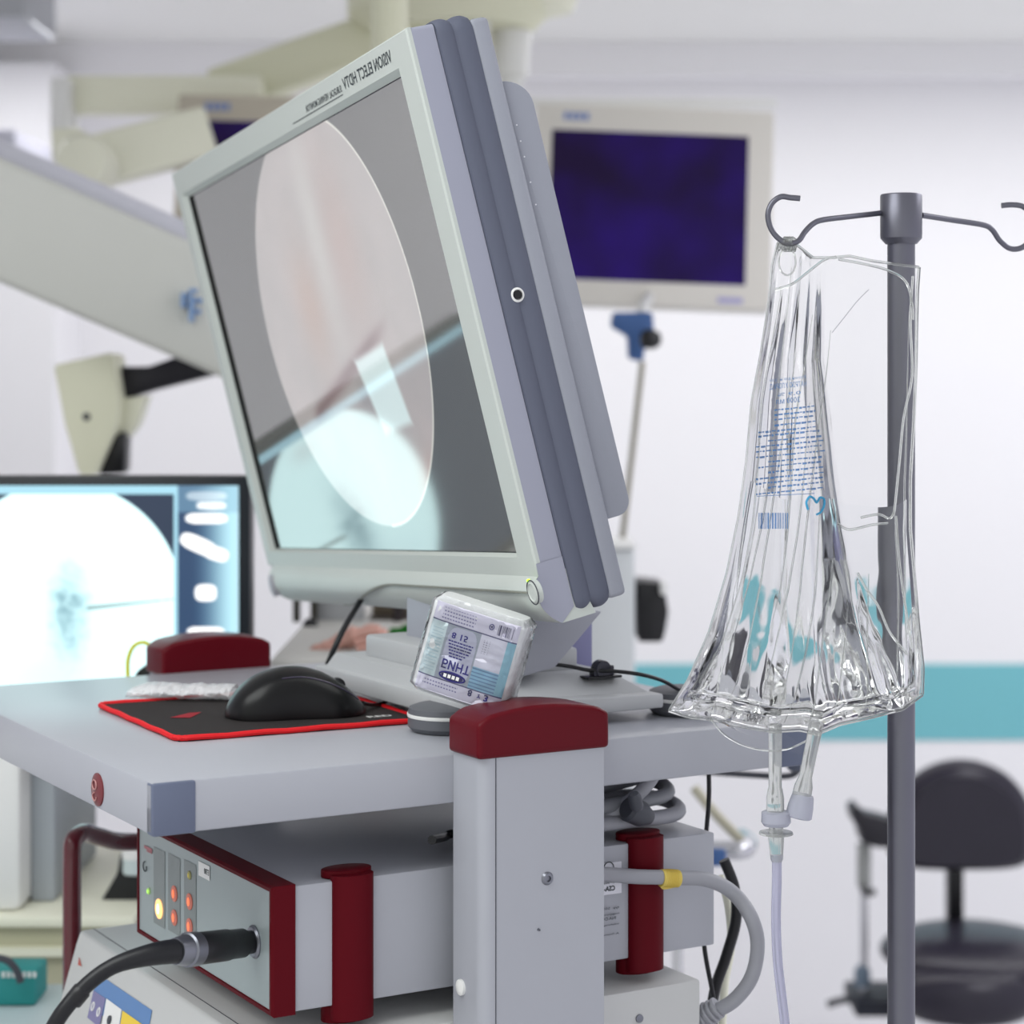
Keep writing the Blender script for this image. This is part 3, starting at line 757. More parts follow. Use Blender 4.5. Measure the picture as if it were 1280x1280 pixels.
# ---------------- lower cream device ----------------
DZ = 1.118
du0, du1 = .086, uvz(on_side(878, 1222, .0))[0]; dv0, dv1 = .002, .412
dv = thing('electrosurgical_unit', 'cream unit with sloped blue and yellow control panel under the burgundy banded console', 'medical unit', cw(.28, .2, .9855))
prof = [(du0, DZ), (du1, DZ), (du1, .9855), (du0-.036, .9855), (du0-.036, 1.0), (du0-.004, DZ-.012)]
ub = obj('housing', prism(new(), [cw(u, dv0, z) for u, z in prof], VD*(dv1-dv0), .003), M['devi'], dv)
# panel inlay on the slope
s0 = V(cw(du0-.004, 0, DZ-.012)); s1 = V(cw(du0-.036, 0, 1.0)); sd_ = (s1-s0).normalized(); sn = VD.cross(sd_).normalized()
if sn.dot(UD) > 0: sn = -sn
def ons(x, y, off=.0): return RP(x, y, s0+sn*off, sn)
def spoly(bm, px, off): bm.faces.new([bm.verts.new(ons(x, y, off)) for x, y in px])
blue1 = mat('panel_blue', (92, 132, 184), .4); vio = mat('panel_violet', (122, 118, 160), .4); yel2 = mat('panel_yellow', (238, 205, 60), .4)
bm = new(); spoly(bm, [(121, 1216), (190, 1263), (184, 1296), (112, 1262)], .0005); cpn = obj('control_panel', bm, blue1, dv, smooth=False)
bm = new(); spoly(bm, [(117, 1238), (132, 1248), (124, 1284), (109, 1272)], .0009); obj('violet_field', bm, vio, cpn, smooth=False)
bm = new(); spoly(bm, [(133, 1248), (152, 1262), (146, 1300), (126, 1288)], .0009); obj('white_field', bm, M['white'], cpn, smooth=False)
bm = new(); spoly(bm, [(153, 1263), (180, 1282), (176, 1310), (148, 1296)], .0009); obj('yellow_field', bm, yel2, cpn, smooth=False)
bm = new()
for x, y in ((116, 1258), (123, 1265)): tube(bm, [ons(x, y, .0014)+(sd_*.0034*math.cos(a)+VD*.0026*math.sin(a)) for a in [2*PI*k/16 for k in range(17)]], .0007, 6)
obj('button_symbol', bm, M['white'], cpn)
bm = new(); lathe(bm, ons(137, 1275, .0012), sn, [(.0038, 0), (.0036, .001), (0, .0014)], 20); obj('button', bm, M['darkg'], cpn)
bm = new(); spoly(bm, [(97, 1206), (102, 1208), (99, 1196)], .0006); obj('warning_mark', bm, mat('mark_red', (180, 90, 80), .5), dv, smooth=False)
bm = new(); tube(bm, [cw(du0+.012, v, DZ+.0002) for v in (dv0+.003, dv1-.003)], .0004, 5, smooth=False); obj('lid_joint', bm, M['darkg'], ub)
screw_p = on_side(799, 1273, dv0); obj('screw', lathe(new(), screw_p+VD*.0005, -VD, [(.0036, 0), (.0034, .0016), (0, .002)], 16), M['screw'], dv)

# ---------------- cables behind the upright ----------------
def cabl(name, pts, r, m, label, parent=None):
    o = obj(name, tube(new(), pts, r, 14), m, parent)
    if parent is None: tag(o, label, 'cable')
    return o
gy = 1.70
gc = thing('grey_video_cable', 'thick grey cable with yellow tape curving down beside the console', 'cable', W(760, 1093, 1.66))
pts = [on_side(700, 1090, .0095), on_side(757, 1093, .0085), on_side(800, 1096, .004), on_side(850, 1097, .001), on_side(885, 1100, -.002), W(915, 1115, 1.745), W(938, 1145, 1.73), W(947, 1180, 1.735), W(940, 1220, 1.74), W(920, 1248, 1.745), W(898, 1262, 1.75), W(880, 1266, 1.755)]
obj('cord', tube(new(), pts, .0060, 16), M['greyc'], gc)
bm = new(); a, b = on_side(826, 1097.5, .0025), on_side(848, 1098, .001)
tube(bm, [a.lerp(b, k/20) for k in range(21)], lambda t: .0070+.0005*math.sin(t*60), 18, smooth=False)
tube(bm, [a-Z*.005, a-Z*.0082+UD*.003, a-Z*.0078+UD*.014], .0015, 6)
obj('tape', bm, M['yel'], gc)['label'] = 'yellow tape wrap'
bm = new(); a, b = W(898, 1259, 1.75), W(872, 1276, 1.755)
tube(bm, [a.lerp(b, k/40) for k in range(41)], lambda t: .0078+.0032*t+.0012*math.copysign(1, math.sin(t*30)), 16, smooth=False); obj('strain_relief', bm, M['greyc'], gc)
# coil between console top and shelf
cl = thing('cable_coil', 'coiled grey cables stacked on top of the burgundy banded console', 'cable', cw(.42, .09, bz1+.006))
ztop = bz1+.0062
def coil(cu_, cv_, ru, rv, z, r, m, nm='coil_loop', ph=0, tilt=0, label=None, span=2*PI):
    P_ = [cw(cu_+ru*math.cos(a+ph), cv_+rv*math.sin(a+ph), z+tilt*math.cos(a+ph)+.002*math.sin(3*a)) for a in [span*k/40 for k in range(41)]]
    o = obj(nm, tube(new(), P_, r, 12, smooth=False), m, cl)
    if label: o['label'] = label
coil(.415, .085, .088, .055, ztop+.007, .0062, M['greyc'])
coil(.41, .09, .084, .058, ztop+.021, .006, mat('mid_grey_cable', (120, 122, 128), .45), tilt=.003, label='darker grey loop')
coil(.425, .10, .092, .05, ztop+.034, .0052, mat('dark_cable', (92, 94, 100), .4), tilt=.012, label='dark grey upper loop')
obj('hook_strap', tube(new(), [W(725, 1036, 1.735), W(757, 1020, 1.735), W(780, 1006, 1.735), W(800, 990, 1.74), W(815, 972, 1.745), W(826, 950, 1.75)], .0058, 12), M['greyc'], cl)
bm = new(); lathe_path(bm, W(783, 1010, 1.72), W(812, 1022, 1.735), [(.008, 0), (.0105, .1), (.0105, .6), (.006, 1)]); lathe_path(bm, W(792, 992, 1.70), W(797, 1012, 1.705), [(.004, 0), (.0055, .2), (.0055, .8), (.004, 1)])
obj('plug', bm, M['darkg'], cl)
cbm = cbox(new(), .37, .445, .06, .14, ztop+.03, ztop+.062, .003); obj('connector_block', cbm, mat('navy_block', (44, 44, 62), .4), cl)
bm = new(); tube(bm, [on_z(540, 1050, bz1+.02), W(556, 1046, 1.72), W(566, 1042, 1.73), W(600, 1040, 1.74)], .0035, 10)
tag(obj('coiled_adapter', bm, M['cable']), 'short black lead on the console top left of the upright', 'cable')
cabl('black_power_cable', [W(905, 1075, 1.84), W(918, 1110, 1.84), W(920, 1150, 1.84), W(908, 1195, 1.84), W(893, 1240, 1.84), W(886, 1300, 1.84)], .0048, M['cable'], 'black cable twisting behind the grey taped cable')
cabl('white_hose', [W(900, 1095, 1.86), W(910, 1130, 1.86), W(914, 1180, 1.86), W(906, 1230, 1.86), W(902, 1300, 1.86)], .0036, M['cream'], 'cream thin hose hanging behind the console')
cabl('slim_black_cable', [W(886, 965, 1.82), W(886, 1000, 1.82), W(882, 1050, 1.82), W(878, 1100, 1.82), W(880, 1180, 1.82), W(892, 1250, 1.82), W(895, 1300, 1.82)], .0020, M['cable'], 'slim black cable dropping from the cart top behind the console')

# ---------------- IV pole ----------------
PY = 1.70; pxc = (1126.5-640)/F*PY
pole = thing('infusion_stand', 'dark grey steel infusion stand with curved hooks at its top', 'iv stand', (pxc, PY, 0))
obj('pole_tube', lathe(new(), (pxc, PY, .06), Z, [(.0110, 0), (.0110, W(0, 303, PY).z-.06+.01)], 40), M['steel'], pole)
zh0, zh1 = W(0, 305, PY).z, W(0, 243, PY).z
obj('hub', lathe(new(), (pxc, PY, zh0), Z, [(.0125, 0), (.0165, .0045), (.0167, .008), (.0167, zh1-zh0-.001), (.0160, zh1-zh0), (.013, zh1-zh0+.0005)], 48), M['steel'], pole)
HY = 1.625
def hookp(l): return [W(x, y, Y) for x, y, Y in l]
L = hookp([(1104, 266, 1.70), (1060, 271, 1.672), (1028, 275, 1.652), (1016, 280, 1.645), (1006, 290, 1.637), (998, 301, 1.63), (985, 304, HY), (972, 297, HY), (963, 284, HY), (960, 268, HY), (965, 254, HY), (976, 246, HY), (988, 247, HY), (1000, 248, HY)])
obj('hook', tube(new(), L, .0022, 14), M['steel'], pole)
Rr = hookp([(1152, 269, 1.70), (1190, 275, 1.72), (1228, 281, 1.735), (1240, 287, 1.74), (1250, 301, 1.745), (1264, 311, 1.75), (1280, 308, 1.75), (1292, 292, 1.75), (1291, 272, 1.75), (1280, 259, 1.75), (1266, 256, 1.75), (1252, 257, 1.75)])
obj('hook', tube(new(), Rr, .0023, 14), M['steel'], pole)
bm = new()
for k in range(5):
    a = 2*PI*k/5+.3; tube(bm, [V((pxc, PY, .10)), V((pxc+.14*math.cos(a), PY+.14*math.sin(a), .09)), V((pxc+.27*math.cos(a), PY+.27*math.sin(a), .07))], .011, 12)
    lathe(bm, (pxc+.27*math.cos(a), PY+.27*math.sin(a)-.01, .028), Yv, [(.028, 0), (.028, .02)], 20)
lathe(bm, (pxc, PY, .06), Z, [(.03, 0), (.03, .08), (.014, .1)], 24)
obj('star_base', bm, M['darkg'], pole)

# ---------------- IV bag ----------------
def ip(tbl, x):
    if x <= tbl[0][0]: return tbl[0][1]
    for (a, fa), (b, fb_) in zip(tbl, tbl[1:]):
        if x <= b: t = (x-a)/(b-a); return fa+(fb_-fa)*t
    return tbl[-1][1]
Lc = [(0, 972, 304), (.05, 965, 332), (.12, 961, 375), (.22, 951, 438), (.34, 939, 500), (.46, 932, 575), (.58, 922, 645), (.70, 907, 715), (.82, 884, 790), (.92, 858, 848), (1, 834, 886)]
Rc = [(0, 1149, 334), (.05, 1147, 362), (.12, 1146, 400), (.22, 1145, 460), (.34, 1142, 530), (.46, 1138, 600), (.58, 1138, 660), (.70, 1143, 720), (.82, 1148, 780), (.92, 1154, 835), (1, 1153, 868)]
Tc = [(0, 972, 304), (.06, 983, 299), (.12, 996, 306), (.22, 1016, 322), (.36, 1040, 322), (.48, 1062, 320), (.62, 1090, 326), (.8, 1118, 330), (1, 1149, 334)]
Bc = [(0, 836, 888), (.08, 862, 896), (.18, 890, 899), (.3, 930, 908), (.42, 965, 914), (.52, 1000, 912), (.6, 1022, 917), (.7, 1050, 905), (.82, 1090, 896), (.92, 1128, 886), (1, 1153, 868)]
def cv(tb, t): return np.array([ip([(a, b) for a, b, c in tb], t), ip([(a, c) for a, b, c in tb], t)])
def coons(s, t):
    l, r, tp, bt = cv(Lc, t), cv(Rc, t), cv(Tc, s), cv(Bc, s)
    c00, c10, c01, c11 = cv(Lc, 0), cv(Rc, 0), cv(Lc, 1), cv(Rc, 1)
    return (1-s)*l+s*r+(1-t)*tp+t*bt-((1-s)*(1-t)*c00+s*(1-t)*c10+(1-s)*t*c01+s*t*c11)
BY = 1.632
def foldx(y): return ip([(300, 1030), (450, 1026), (600, 1042), (700, 1058), (780, 1080), (860, 1110), (920, 1150)], y)
def leftx(y): return ip([(300, 972), (400, 957), (500, 939), (600, 929), (715, 907), (790, 884), (850, 857), (900, 830)], y)
def bagoff(x, y, side, fold=1.0):
    """half thickness toward (side=1) or away from the viewer (side=-1), metres, at picture place x,y of the bag sheet"""
    lx, fx = leftx(y), foldx(y); ty = sst(300, 880, y)
    q = (x-lx)/(fx-lx)                    # 0..1 across the gathered part
    g = sst(330, 480, y)
    amp = (.0016+.0044*g)*(1+.7*sst(700, 850, y))
    ph = 1.4 if side > 0 else 0
    pl = (math.sin(q*11+ph+.9*math.sin(y*.007))+.55*math.sin(q*21+2.2*ph+y*.004)+.17*math.sin(q*43+y*.006)+.04*math.sin(q*83+2*math.sin(y*.01)))
    inm = (1-sst(.94, 1.06, q))
    body = (.006+.024*g+.016*sst(640, 860, y))*max(0, math.sin(PI*min(1, max(0, q*.92+.04))))**.6*inm
    # the flat clear sheet on the right and its swelling bottom
    rx = (x-fx)/(1150-fx) if fx < 1149 else 0
    sheet = (.0010+.022*sst(690, 850, y)*max(0, math.sin(PI*min(1, max(0, rx*.8+.15)))))*sst(.94, 1.06, q)
    wr = .0016*fb(x*.02, y*.012, 1, side*3)*(1-inm)
    return max(.0002, body+sheet)*1.0+pl*amp*inm*fold+wr*fold+(.006*fb(x*.016, y*.004, 1, 7+side)*sst(700, 790, y))*fold
def edge(s, t): return (min(1, s/.035, (1-s)/.03)*min(1, t/.02)*min(1, (1-t)/.035)) if 0 < s < 1 and 0 < t < 1 else 0
def bagp(s, t, side, k=1.0, push=0):
    x, y = coons(s, t); e = max(0, edge(s, t))**.5
    wob = .0012*math.sin(s*9+t*5)*(1-e)
    return W(x, y, BY-side*(bagoff(x, y, side)*k*e)+wob-push)
bag = thing('infusion_bag', 'large clear plastic infusion bag with blue print hanging wrinkled from the left hook', 'iv bag', W(985, 304, HY)-Z*.002)
bm = new()
for side in (1, -1): surf(bm, lambda s, t: bagp(s, t, side), 230, 300)
bmesh.ops.remove_doubles(bm, verts=bm.verts, dist=1e-6)
bagm = bpy.data.materials.new('bag_film'); bagm.use_nodes = True
film_nodes(bagm, .22, 26, (1, 1, .28), tint=(.955, .957, .957), dark=.80, gloss=.95, dist=.004)
obj('film', fin(bm), bagm, bag)
# liquid left in the gathered bottom
liq = bpy.data.materials.new('saline'); liq.use_nodes = True; b = liq.node_tree.nodes['Principled BSDF']
b.inputs['Base Color'].default_value = (.985, .99, .99, 1); b.inputs['Transmission Weight'].default_value = 1; b.inputs['Roughness'].default_value = .0; b.inputs['IOR'].default_value = 1.26
T0 = .50
def liqp(s, t, side):
    ss = .02+.955*s; tt = T0+(.965-T0)*t
    x, y = coons(ss, tt); tp = sst(0, .8, t)**1.3; e = (max(0, min(1, s/.06, (1-s)/.06))*min(1, (1-t)/.05))**.5*tp
    return W(x, y+5*math.sin(s*9)*(1-t)*(1-t), BY-side*(.00005+max(.0003, bagoff(x, y, side, .6 if side > 0 else .1)*.9)*e*(.82 if side > 0 else .9)))
bm = new()
for side in (1, -1): surf(bm, lambda s, t: liqp(s, t, side), 200, 130)
bmesh.ops.remove_doubles(bm, verts=bm.verts, dist=1e-6)
obj('saline', fin(bm), liq, bag)['label'] = 'clear saline gathered at the bottom'
# welded edges
seam = mat('seam_clear', (238, 240, 238), .12, trans=.9, ior=1.4)
def edgepts(fn, n=60): return [fn(k/n) for k in range(n+1)]
bm = new(); tube(bm, edgepts(lambda q: bagp(q, 0, 1)), .0011, 8, smooth=False); tube(bm, edgepts(lambda q: bagp(1, q, 1)), .0013, 8, smooth=False)
tube(bm, edgepts(lambda q: bagp(q, 1, 1)), .0016, 8, smooth=False); tube(bm, edgepts(lambda q: bagp(0, q, 1)), .0009, 8, smooth=False)
for s_, t0_, t1_ in ((.07, .10, .97), (.13, .05, .9), (.19, .2, .98), (.27, .12, .8), (.33, .3, .98), (.40, .15, .95), (.46, .5, .98), (.55, .62, .98), (.65, .72, .97), (.78, .66, .97), (.90, .5, .97), (.95, .1, .98)):
    tube(bm, [bagp(s_+.012*math.sin(9*(t0_+(t1_-t0_)*k/50)+s_*30), t0_+(t1_-t0_)*k/50, 1)-Yv*.0002 for k in range(51)], lambda t: .0002+.0006*math.sin(PI*t), 6, smooth=False)
def wl(px, off=.004): return [W(x, y, BY-off-max(0, bagoff(x, y, 1))*.9) for x, y in px]
for px in ([(968, 362), (990, 355), (1010, 340), (1030, 325), (1045, 321)], [(1048, 324), (1080, 330), (1110, 338), (1132, 352), (1140, 380), (1141, 400)], [(1141, 345), (1138, 400), (1140, 470), (1130, 520), (1124, 580), (1118, 640)],
           [(1048, 655), (1062, 662), (1090, 656), (1110, 654)], [(1118, 640), (1112, 648), (1098, 643), (1076, 647)], [(1120, 645), (1124, 700), (1132, 760), (1140, 810)], [(1072, 716), (1082, 735), (1098, 758), (1112, 790), (1134, 818)]):
    tube(bm, wl(px), .0010, 8)
obj('welded_seam', bm, seam, bag)
bm = new(); tube(bm, wl([(1040, 416), (1056, 396), (1072, 376), (1086, 362)], .001), .0003, 6); obj('crease', bm, mat('crease_grey', (170, 170, 178), .4), bag)
# hanging eye
ec = W(984, 327, BY-.002)
bm = new(); tube(bm, [ec+V((.0065*math.cos(a), 0, .0105*math.sin(a))) for a in [2*PI*k/24 for k in range(25)]], .0007, 8, smooth=False)
for k in range(6): tube(bm, [W(974+4*k, 312, BY-.004), W(979+2*k, 302, HY-.003), W(981+2*k, 297, HY), W(980+3*k, 303, HY+.004), W(978+3*k, 314, BY+.003)], .0011, 6)
obj('hanging_eye', bm, seam, bag)
# print on the bag
def onbag(px, py): return W(px, py, BY-max(0, bagoff(px, py, 1))-.0012)
def project(bm):
    for v in bm.verts:
        px = 640+v.co.x/v.co.y*F; py = 490+(1.6-v.co.z)/v.co.y*F
        v.co = onbag(px, py)
inkb = mat('bag_ink_blue', (74, 122, 178), .5); inkc = mat('bag_ink_cyan', (60, 160, 205), .5)
inkb.node_tree.nodes['Principled BSDF'].inputs['Alpha'].default_value = .9
def tilt(x): return -.10*(x-985)
bm = new()
def btx(s, xr, xl, yb, h, bold=.005):
    o = W(xr, yb+tilt(xr), BY); xd = (W(xl, yb+tilt(xl), BY)-o).normalized()
    text_into(bm, s, o, xd, Z, h/F*BY, abs(xr-xl)/F*BY, bold)
btx('НАТРІЮ ХЛОРИД', 1008, 962, 486, 8); btx('Розчин для інфузій', 1007, 962, 476, 5, 0); btx('0,9 %', 1001, 972, 495, 5); btx('3000 мл', 1000, 970, 504, 7)
rows = [510, 516, 522, 529, 536, 541, 548, 554, 560, 567, 574, 580, 587, 594, 600, 606, 613]
for y in rows:
    x = random.choice([945, 948, 960]) if y > 530 else 968
    x1 = 1026 if y > 540 else 1018
    while x < x1:
        wd = random.uniform(1.6, 7); hgt = random.choice([1.5, 2.0, 2.6])
        n = 3
        for k in range(n):
            xa, xb = x+wd*k/n, x+wd*(k+1)/n
            bm.faces.new([bm.verts.new(W(xx, yy+tilt(xx), BY)) for xx, yy in ((xa, y), (xb, y), (xb, y+hgt), (xa, y+hgt))])
        x += wd+random.uniform(.7, 1.8)
for k in range(8):
    xa, xb = 946+9*k, 955+9*k
    bm.faces.new([bm.verts.new(W(xx, yy+tilt(xx)*.5, BY)) for xx, yy in ((xa, 618), (xb, 618), (xb, 618.8), (xa, 618.8))])
x = 948
while x < 984:
    wd = random.choice([.8, 1.2, 2.0])
    for k in range(4): bm.faces.new([bm.verts.new(W(xx, yy, BY)) for xx, yy in ((x, 641+5*k), (x+wd, 641+5*k), (x+wd, 646+5*k), (x, 646+5*k))])
    x += wd+random.choice([.8, 1.4])
project(bm); obj('print', bm, inkb, bag, smooth=False)
bm = new(); hp_ = [(1010, 637), (1008, 628), (1012, 621), (1017, 623), (1021, 628), (1025, 622), (1030, 624), (1030, 632), (1026, 640), (1021, 643)]
tube(bm, [onbag(x, y) for x, y in hp_], .0009, 6); obj('heart_mark', bm, inkc, bag)
# ports, cap and drip line
clear = mat('port_clear', (232, 234, 232), .12, trans=.75, ior=1.25); capm = mat('port_cap_grey', (196, 198, 212), .25, trans=.35, ior=1.3)
drip = thing('drip_line', 'clear drip tubing plugged into the straight bag port hanging down', 'tube', W(969, 1000, BY))
def seg_l(name, a, b, prof, m, par, seg=28):
    return obj(name, lathe_path(new(), a, b, prof, seg), m, par)
PYY = BY-.004
seg_l('port', W(969, 905, PYY), W(969, 1015, PYY), [(.0052, 0), (.0050, .4), (.0050, .72), (.0056, .74), (.0068, .84), (.0068, .98), (.006, 1)], clear, bag)
seg_l('port', W(1021, 902, PYY), W(1001, 1000, PYY), [(.0060, 0), (.0052, .3), (.0050, .7), (.0070, .82), (.0076, .97), (.006, 1)], clear, bag)
seg_l('port_cap', W(1004, 993, PYY), W(998, 1022, PYY), [(.0078, 0), (.0086, .1), (.0098, .5), (.0102, .95), (.0090, 1)], capm, bag)
seg_l('spike_collar', W(970, 1014, PYY), W(970, 1032, PYY), [(.0092, 0), (.0112, .08), (.0114, .75), (.0095, 1)], capm, drip)
seg_l('spike_neck', W(970, 1030, PYY), W(970, 1042, PYY), [(.0055, 0), (.0055, 1)], clear, drip)
seg_l('spike_flange', W(970, 1040, PYY), W(970, 1045, PYY), [(.0128, 0), (.0132, .5), (.0070, 1)], clear, drip)
seg_l('spike', W(970, 1044, PYY), W(971, 1077, PYY), [(.0062, 0), (.0048, .9), (.0040, 1)], clear, drip)
tb1 = mat('drip_tube', (206, 206, 226), .15, trans=.55, ior=1.2)
obj('tubing', tube(new(), [W(971, 1068, PYY), W(971, 1100, PYY), W(970, 1150, PYY), W(972, 1200, PYY), W(977, 1245, PYY), W(982, 1290, PYY), W(990, 1400, PYY), W(1010, 1600, PYY)], .0038, 18), tb1, drip)
# clear flap under the bag
bm = new(); surf(bm, lambda u, v: W(893+(972-893)*u+55*u*v, 899+36*math.sin(u*PI*.5)*v+12*u, BY-.002+.004*v), 20, 8)
obj('lower_flap', bm, film, bag)
bm = new(); tube(bm, [W(888, 898, BY), W(905, 918, BY), W(930, 932, BY), W(958, 938, BY), W(985, 936, BY), W(1008, 926, BY)], .0008, 6); obj('flap_edge', bm, seam, bag)

# ---------------- background ----------------
# fluoroscopy monitor, bottom left
CY = 2.44
def cb(x0, x1, y0, y1, Y0, Y1, bev=0, bm=None):
    """box whose front face (at depth Y0) spans the given places"""
    a, b = W(x0, y0, Y0), W(x1, y1, Y0); return bx(a.x, b.x, Y0, Y1, b.z, a.z, bev, bm)
fm = thing('fluoroscopy_monitor', 'black framed monitor at the left glowing with a round x-ray image', 'monitor', V((W(60, 0, CY).x, CY+.03, W(0, 945, CY).z)))
obj('casing', cb(-290, 313, 595, 920, CY, CY+.04, .004), mat('casing_black', (22, 28, 34), .4), fm)
def fl(u, v):
    x = -278+(298+278)*u; y = 607+(905-607)*v
    if x > 222:
        c = mixc((34, 60, 92), (178, 222, 232), sst(236, 296, x)*.95)
        if x > 292: c = (170, 208, 220)
        if y < 640: c = mixc(c, (130, 170, 190), .5)
        # blank white name patches
        def blob(cx_, cy_, rx, ry, r=0):
            ca, sa = math.cos(r), math.sin(r); dx, dy = x-cx_, y-cy_; a = (dx*ca+dy*sa)/rx; b = (-dx*sa+dy*ca)/ry
            return 1-sst(.75, 1.1, abs(a)**3+abs(b)**3)
        k = max(blob(258, 648, 27, 7), blob(264, 632, 19, 5)*.85, blob(258, 620, 26, 6)*.45, blob(248, 681, 25, 10, .42), blob(270, 692, 16, 9, .3), blob(257, 741, 14, 11), blob(257, 790, 24, 7))
        c = mixc(c, (255, 255, 255), k); return c
    if y < 617 or x > 217: return (150, 196, 212)
    c = (30, 44, 66)
    dx, dy = x-78, y-752; d = math.hypot(dx, dy)
    w_ = (226, 264, 266)
    n1 = fb(x*.03, y*.03, 1)
    sp = math.exp(-((x-85)**2/500+(y-770)**2/3200)); w_ = mixc(w_, (120, 158, 168), min(.95, sp*(.55+.9*abs(n1))))
    sp = math.exp(-((x-110)**2/500+(y-635)**2/200)); w_ = mixc(w_, (214, 240, 242), sp)
    sp = math.exp(-((x-60)**2/4000+(y-850)**2/1600)); w_ = mixc(w_, (200, 232, 240), .7*sp)
    nd = abs(y-(760-(x-110)*.105)); 
    if x > 108: w_ = mixc(w_, (110, 130, 130), .9*(1-sst(.5, 3.2*(1-sst(110, 228, x))+1.0, nd)))
    c = mixc(c, w_, 1-sst(148, 150.5, d))
    return c
pixpanel('screen', W(-278, 607, CY-.001), X*((298+278)/F*CY), -Z*((905-607)/F*CY), 360, 210, fl, pixmat('fluoro_screen', 1.25, .3), fm)
obj('monitor_stand', cb(0, 120, 920, 935, CY+.01, CY+.08), M['black'], fm)
# trolley that carries it
tz = W(0, 935, CY).z; cz0 = W(0, 1146, 2.42).z
tr_ = thing('monitor_pedestal', 'white pedestal behind the cart carrying the glowing monitor', 'pedestal', (W(0, 0, CY).x-.1, CY+.1, cz0))
obj('pedestal_body', bx(-1.25, W(50, 0, CY+.1).x, CY, CY+.3, cz0+.0005, tz-.0005, .01), M['white'], tr_)
obj('pedestal_side', bx(W(50, 0, CY+.1).x, W(80, 0, CY+.1).x, CY+.05, CY+.3, cz0+.0005, tz-.02, .004), mat('trolley_grey', (168, 174, 180), .5), tr_)
# cream cabinet
cab = thing('low_cabinet', 'low cream cabinet with overhanging top far left below the cart', 'cabinet', (-.75, 2.35, 0))
Yc = 2.42
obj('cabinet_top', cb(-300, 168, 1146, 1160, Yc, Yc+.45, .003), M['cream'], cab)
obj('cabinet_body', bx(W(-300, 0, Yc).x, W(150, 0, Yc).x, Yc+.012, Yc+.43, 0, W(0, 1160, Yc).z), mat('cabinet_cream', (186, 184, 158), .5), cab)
obj('cabinet_plinth', cb(-300, 160, 1186, 1196, Yc, Yc+.012), M['cream'], cab)
tt = thing('tray_table', 'pale blue grey tray table at the lower left corner', 'table', (-.7, 2.1, 0))
tz2 = W(0, 1232, 2.35).z
obj('tray_top', bx(-1.05, W(88, 0, 2.1).x-.03, 1.95, 2.36, tz2-.03, tz2, .004), mat('tray_pale_blue', (200, 214, 216), .4), tt)
for x_ in (-1.0, -.58):
    for y_ in (2.0, 2.32): obj('table_leg', lathe(new(), (x_, y_, 0), Z, [(.012, 0), (.012, tz2-.03)], 12), M['chrome'], tt)
bm = bx(W(-90, 0, 2.3).x, W(52, 0, 2.3).x, 2.27, 2.33, tz2+.0005, W(0, 1206, 2.3).z, .003)
tk = obj('teal_pack', bm, mat('teal_pack', (40, 140, 138), .6)); tag(tk, 'flat teal packet lying on the tray table at the left edge', 'packet')
bm = new()
for k in range(7): box(bm, W(2+6.5*k, 1222, 2.2690), X*.0035, Yv*.0008, Z*.006)
obj('pack_print', bm, M['white'], tk, smooth=False)
bm = new(); tube(bm, [W(-10, 1197, 2.25), W(8, 1200, 2.25), W(20, 1212, 2.25), W(26, 1228, 2.25)], .004, 10)
tag(obj('dark_cable', bm, M['darkg']), 'blurred dark cable draped over the teal packet', 'cable')
# black bag with white jar
bm = prism(new(), [W(x, y, 2.5) for x, y in [(112, 1150), (146, 1092), (150, 1066), (240, 1060), (240, 1170), (135, 1170)]], Yv*.03, .004)
tag(obj('black_case', bm, mat('black_case', (24, 25, 27), .6)), 'black slanted case standing behind the dark red tube', 'case')
jar = thing('white_jar', 'small white jar in front of the black case below the red tube', 'jar', W(168, 1092, 2.46))
obj('jar_body', lathe(new(), W(168, 1092, 2.46), Z, [(.012, 0), (.0135, .002), (.0135, .018)], 24), mat('jar_cloudy', (200, 212, 212), .4), jar)
obj('jar_lid', lathe(new(), W(168, 1092, 2.46)+Z*.0182, Z, [(.0145, 0), (.0145, .008), (.013, .009)], 24), M['white'], jar)
# hanging monitors
def hmon(cx_, cy_, Y, wd, ht, roll, tiltd, yawd, label, hidden_logo, casing, scol):
    c = W(cx_, cy_, Y)
    Rm = Matrix.Rotation(math.radians(yawd), 3, 'Z')@Matrix.Rotation(math.radians(roll), 3, 'Y')@Matrix.Rotation(math.radians(tiltd), 3, 'X')
    ax, az, ay = Rm@X, Rm@Z, Rm@Yv
    t = thing('ceiling_monitor', label, 'monitor', c, 'flat monitors on the ceiling boom')
    def o(a, b, d=0): return c+ax*a+az*b+ay*d
    fw, fh = wd/2, ht/2
    obj('casing', box(new(), o(-fw, -fh), ax*wd, az*ht, ay*.05, .006), casing, t)
    obj('screen', box(new(), o(-fw+.030, -fh+.043, -.0012), ax*(wd-.076), az*(ht-.092), ay*.004), scol, t, smooth=False)
    bm = new()
    for k in range(4): box(bm, o(-fw+.05+.012*k, fh-.030, -.0012), ax*.009, az*.014, ay*.0015)
    obj('logo', bm, mat('logo_blue', (120, 140, 190), .5), t)
    bm = box(new(), o(fw-.095, -fh+.010, -.0012), ax*.045, az*.010, ay*.0015); obj('control_strip', bm, mat('strip_lilac', (170, 166, 210), .5), t)
    obj('mount', box(new(), o(-.05, -.05, .05), ax*.1, az*.16, ay*.06, .005), M['cream2'], t)
    return t, o
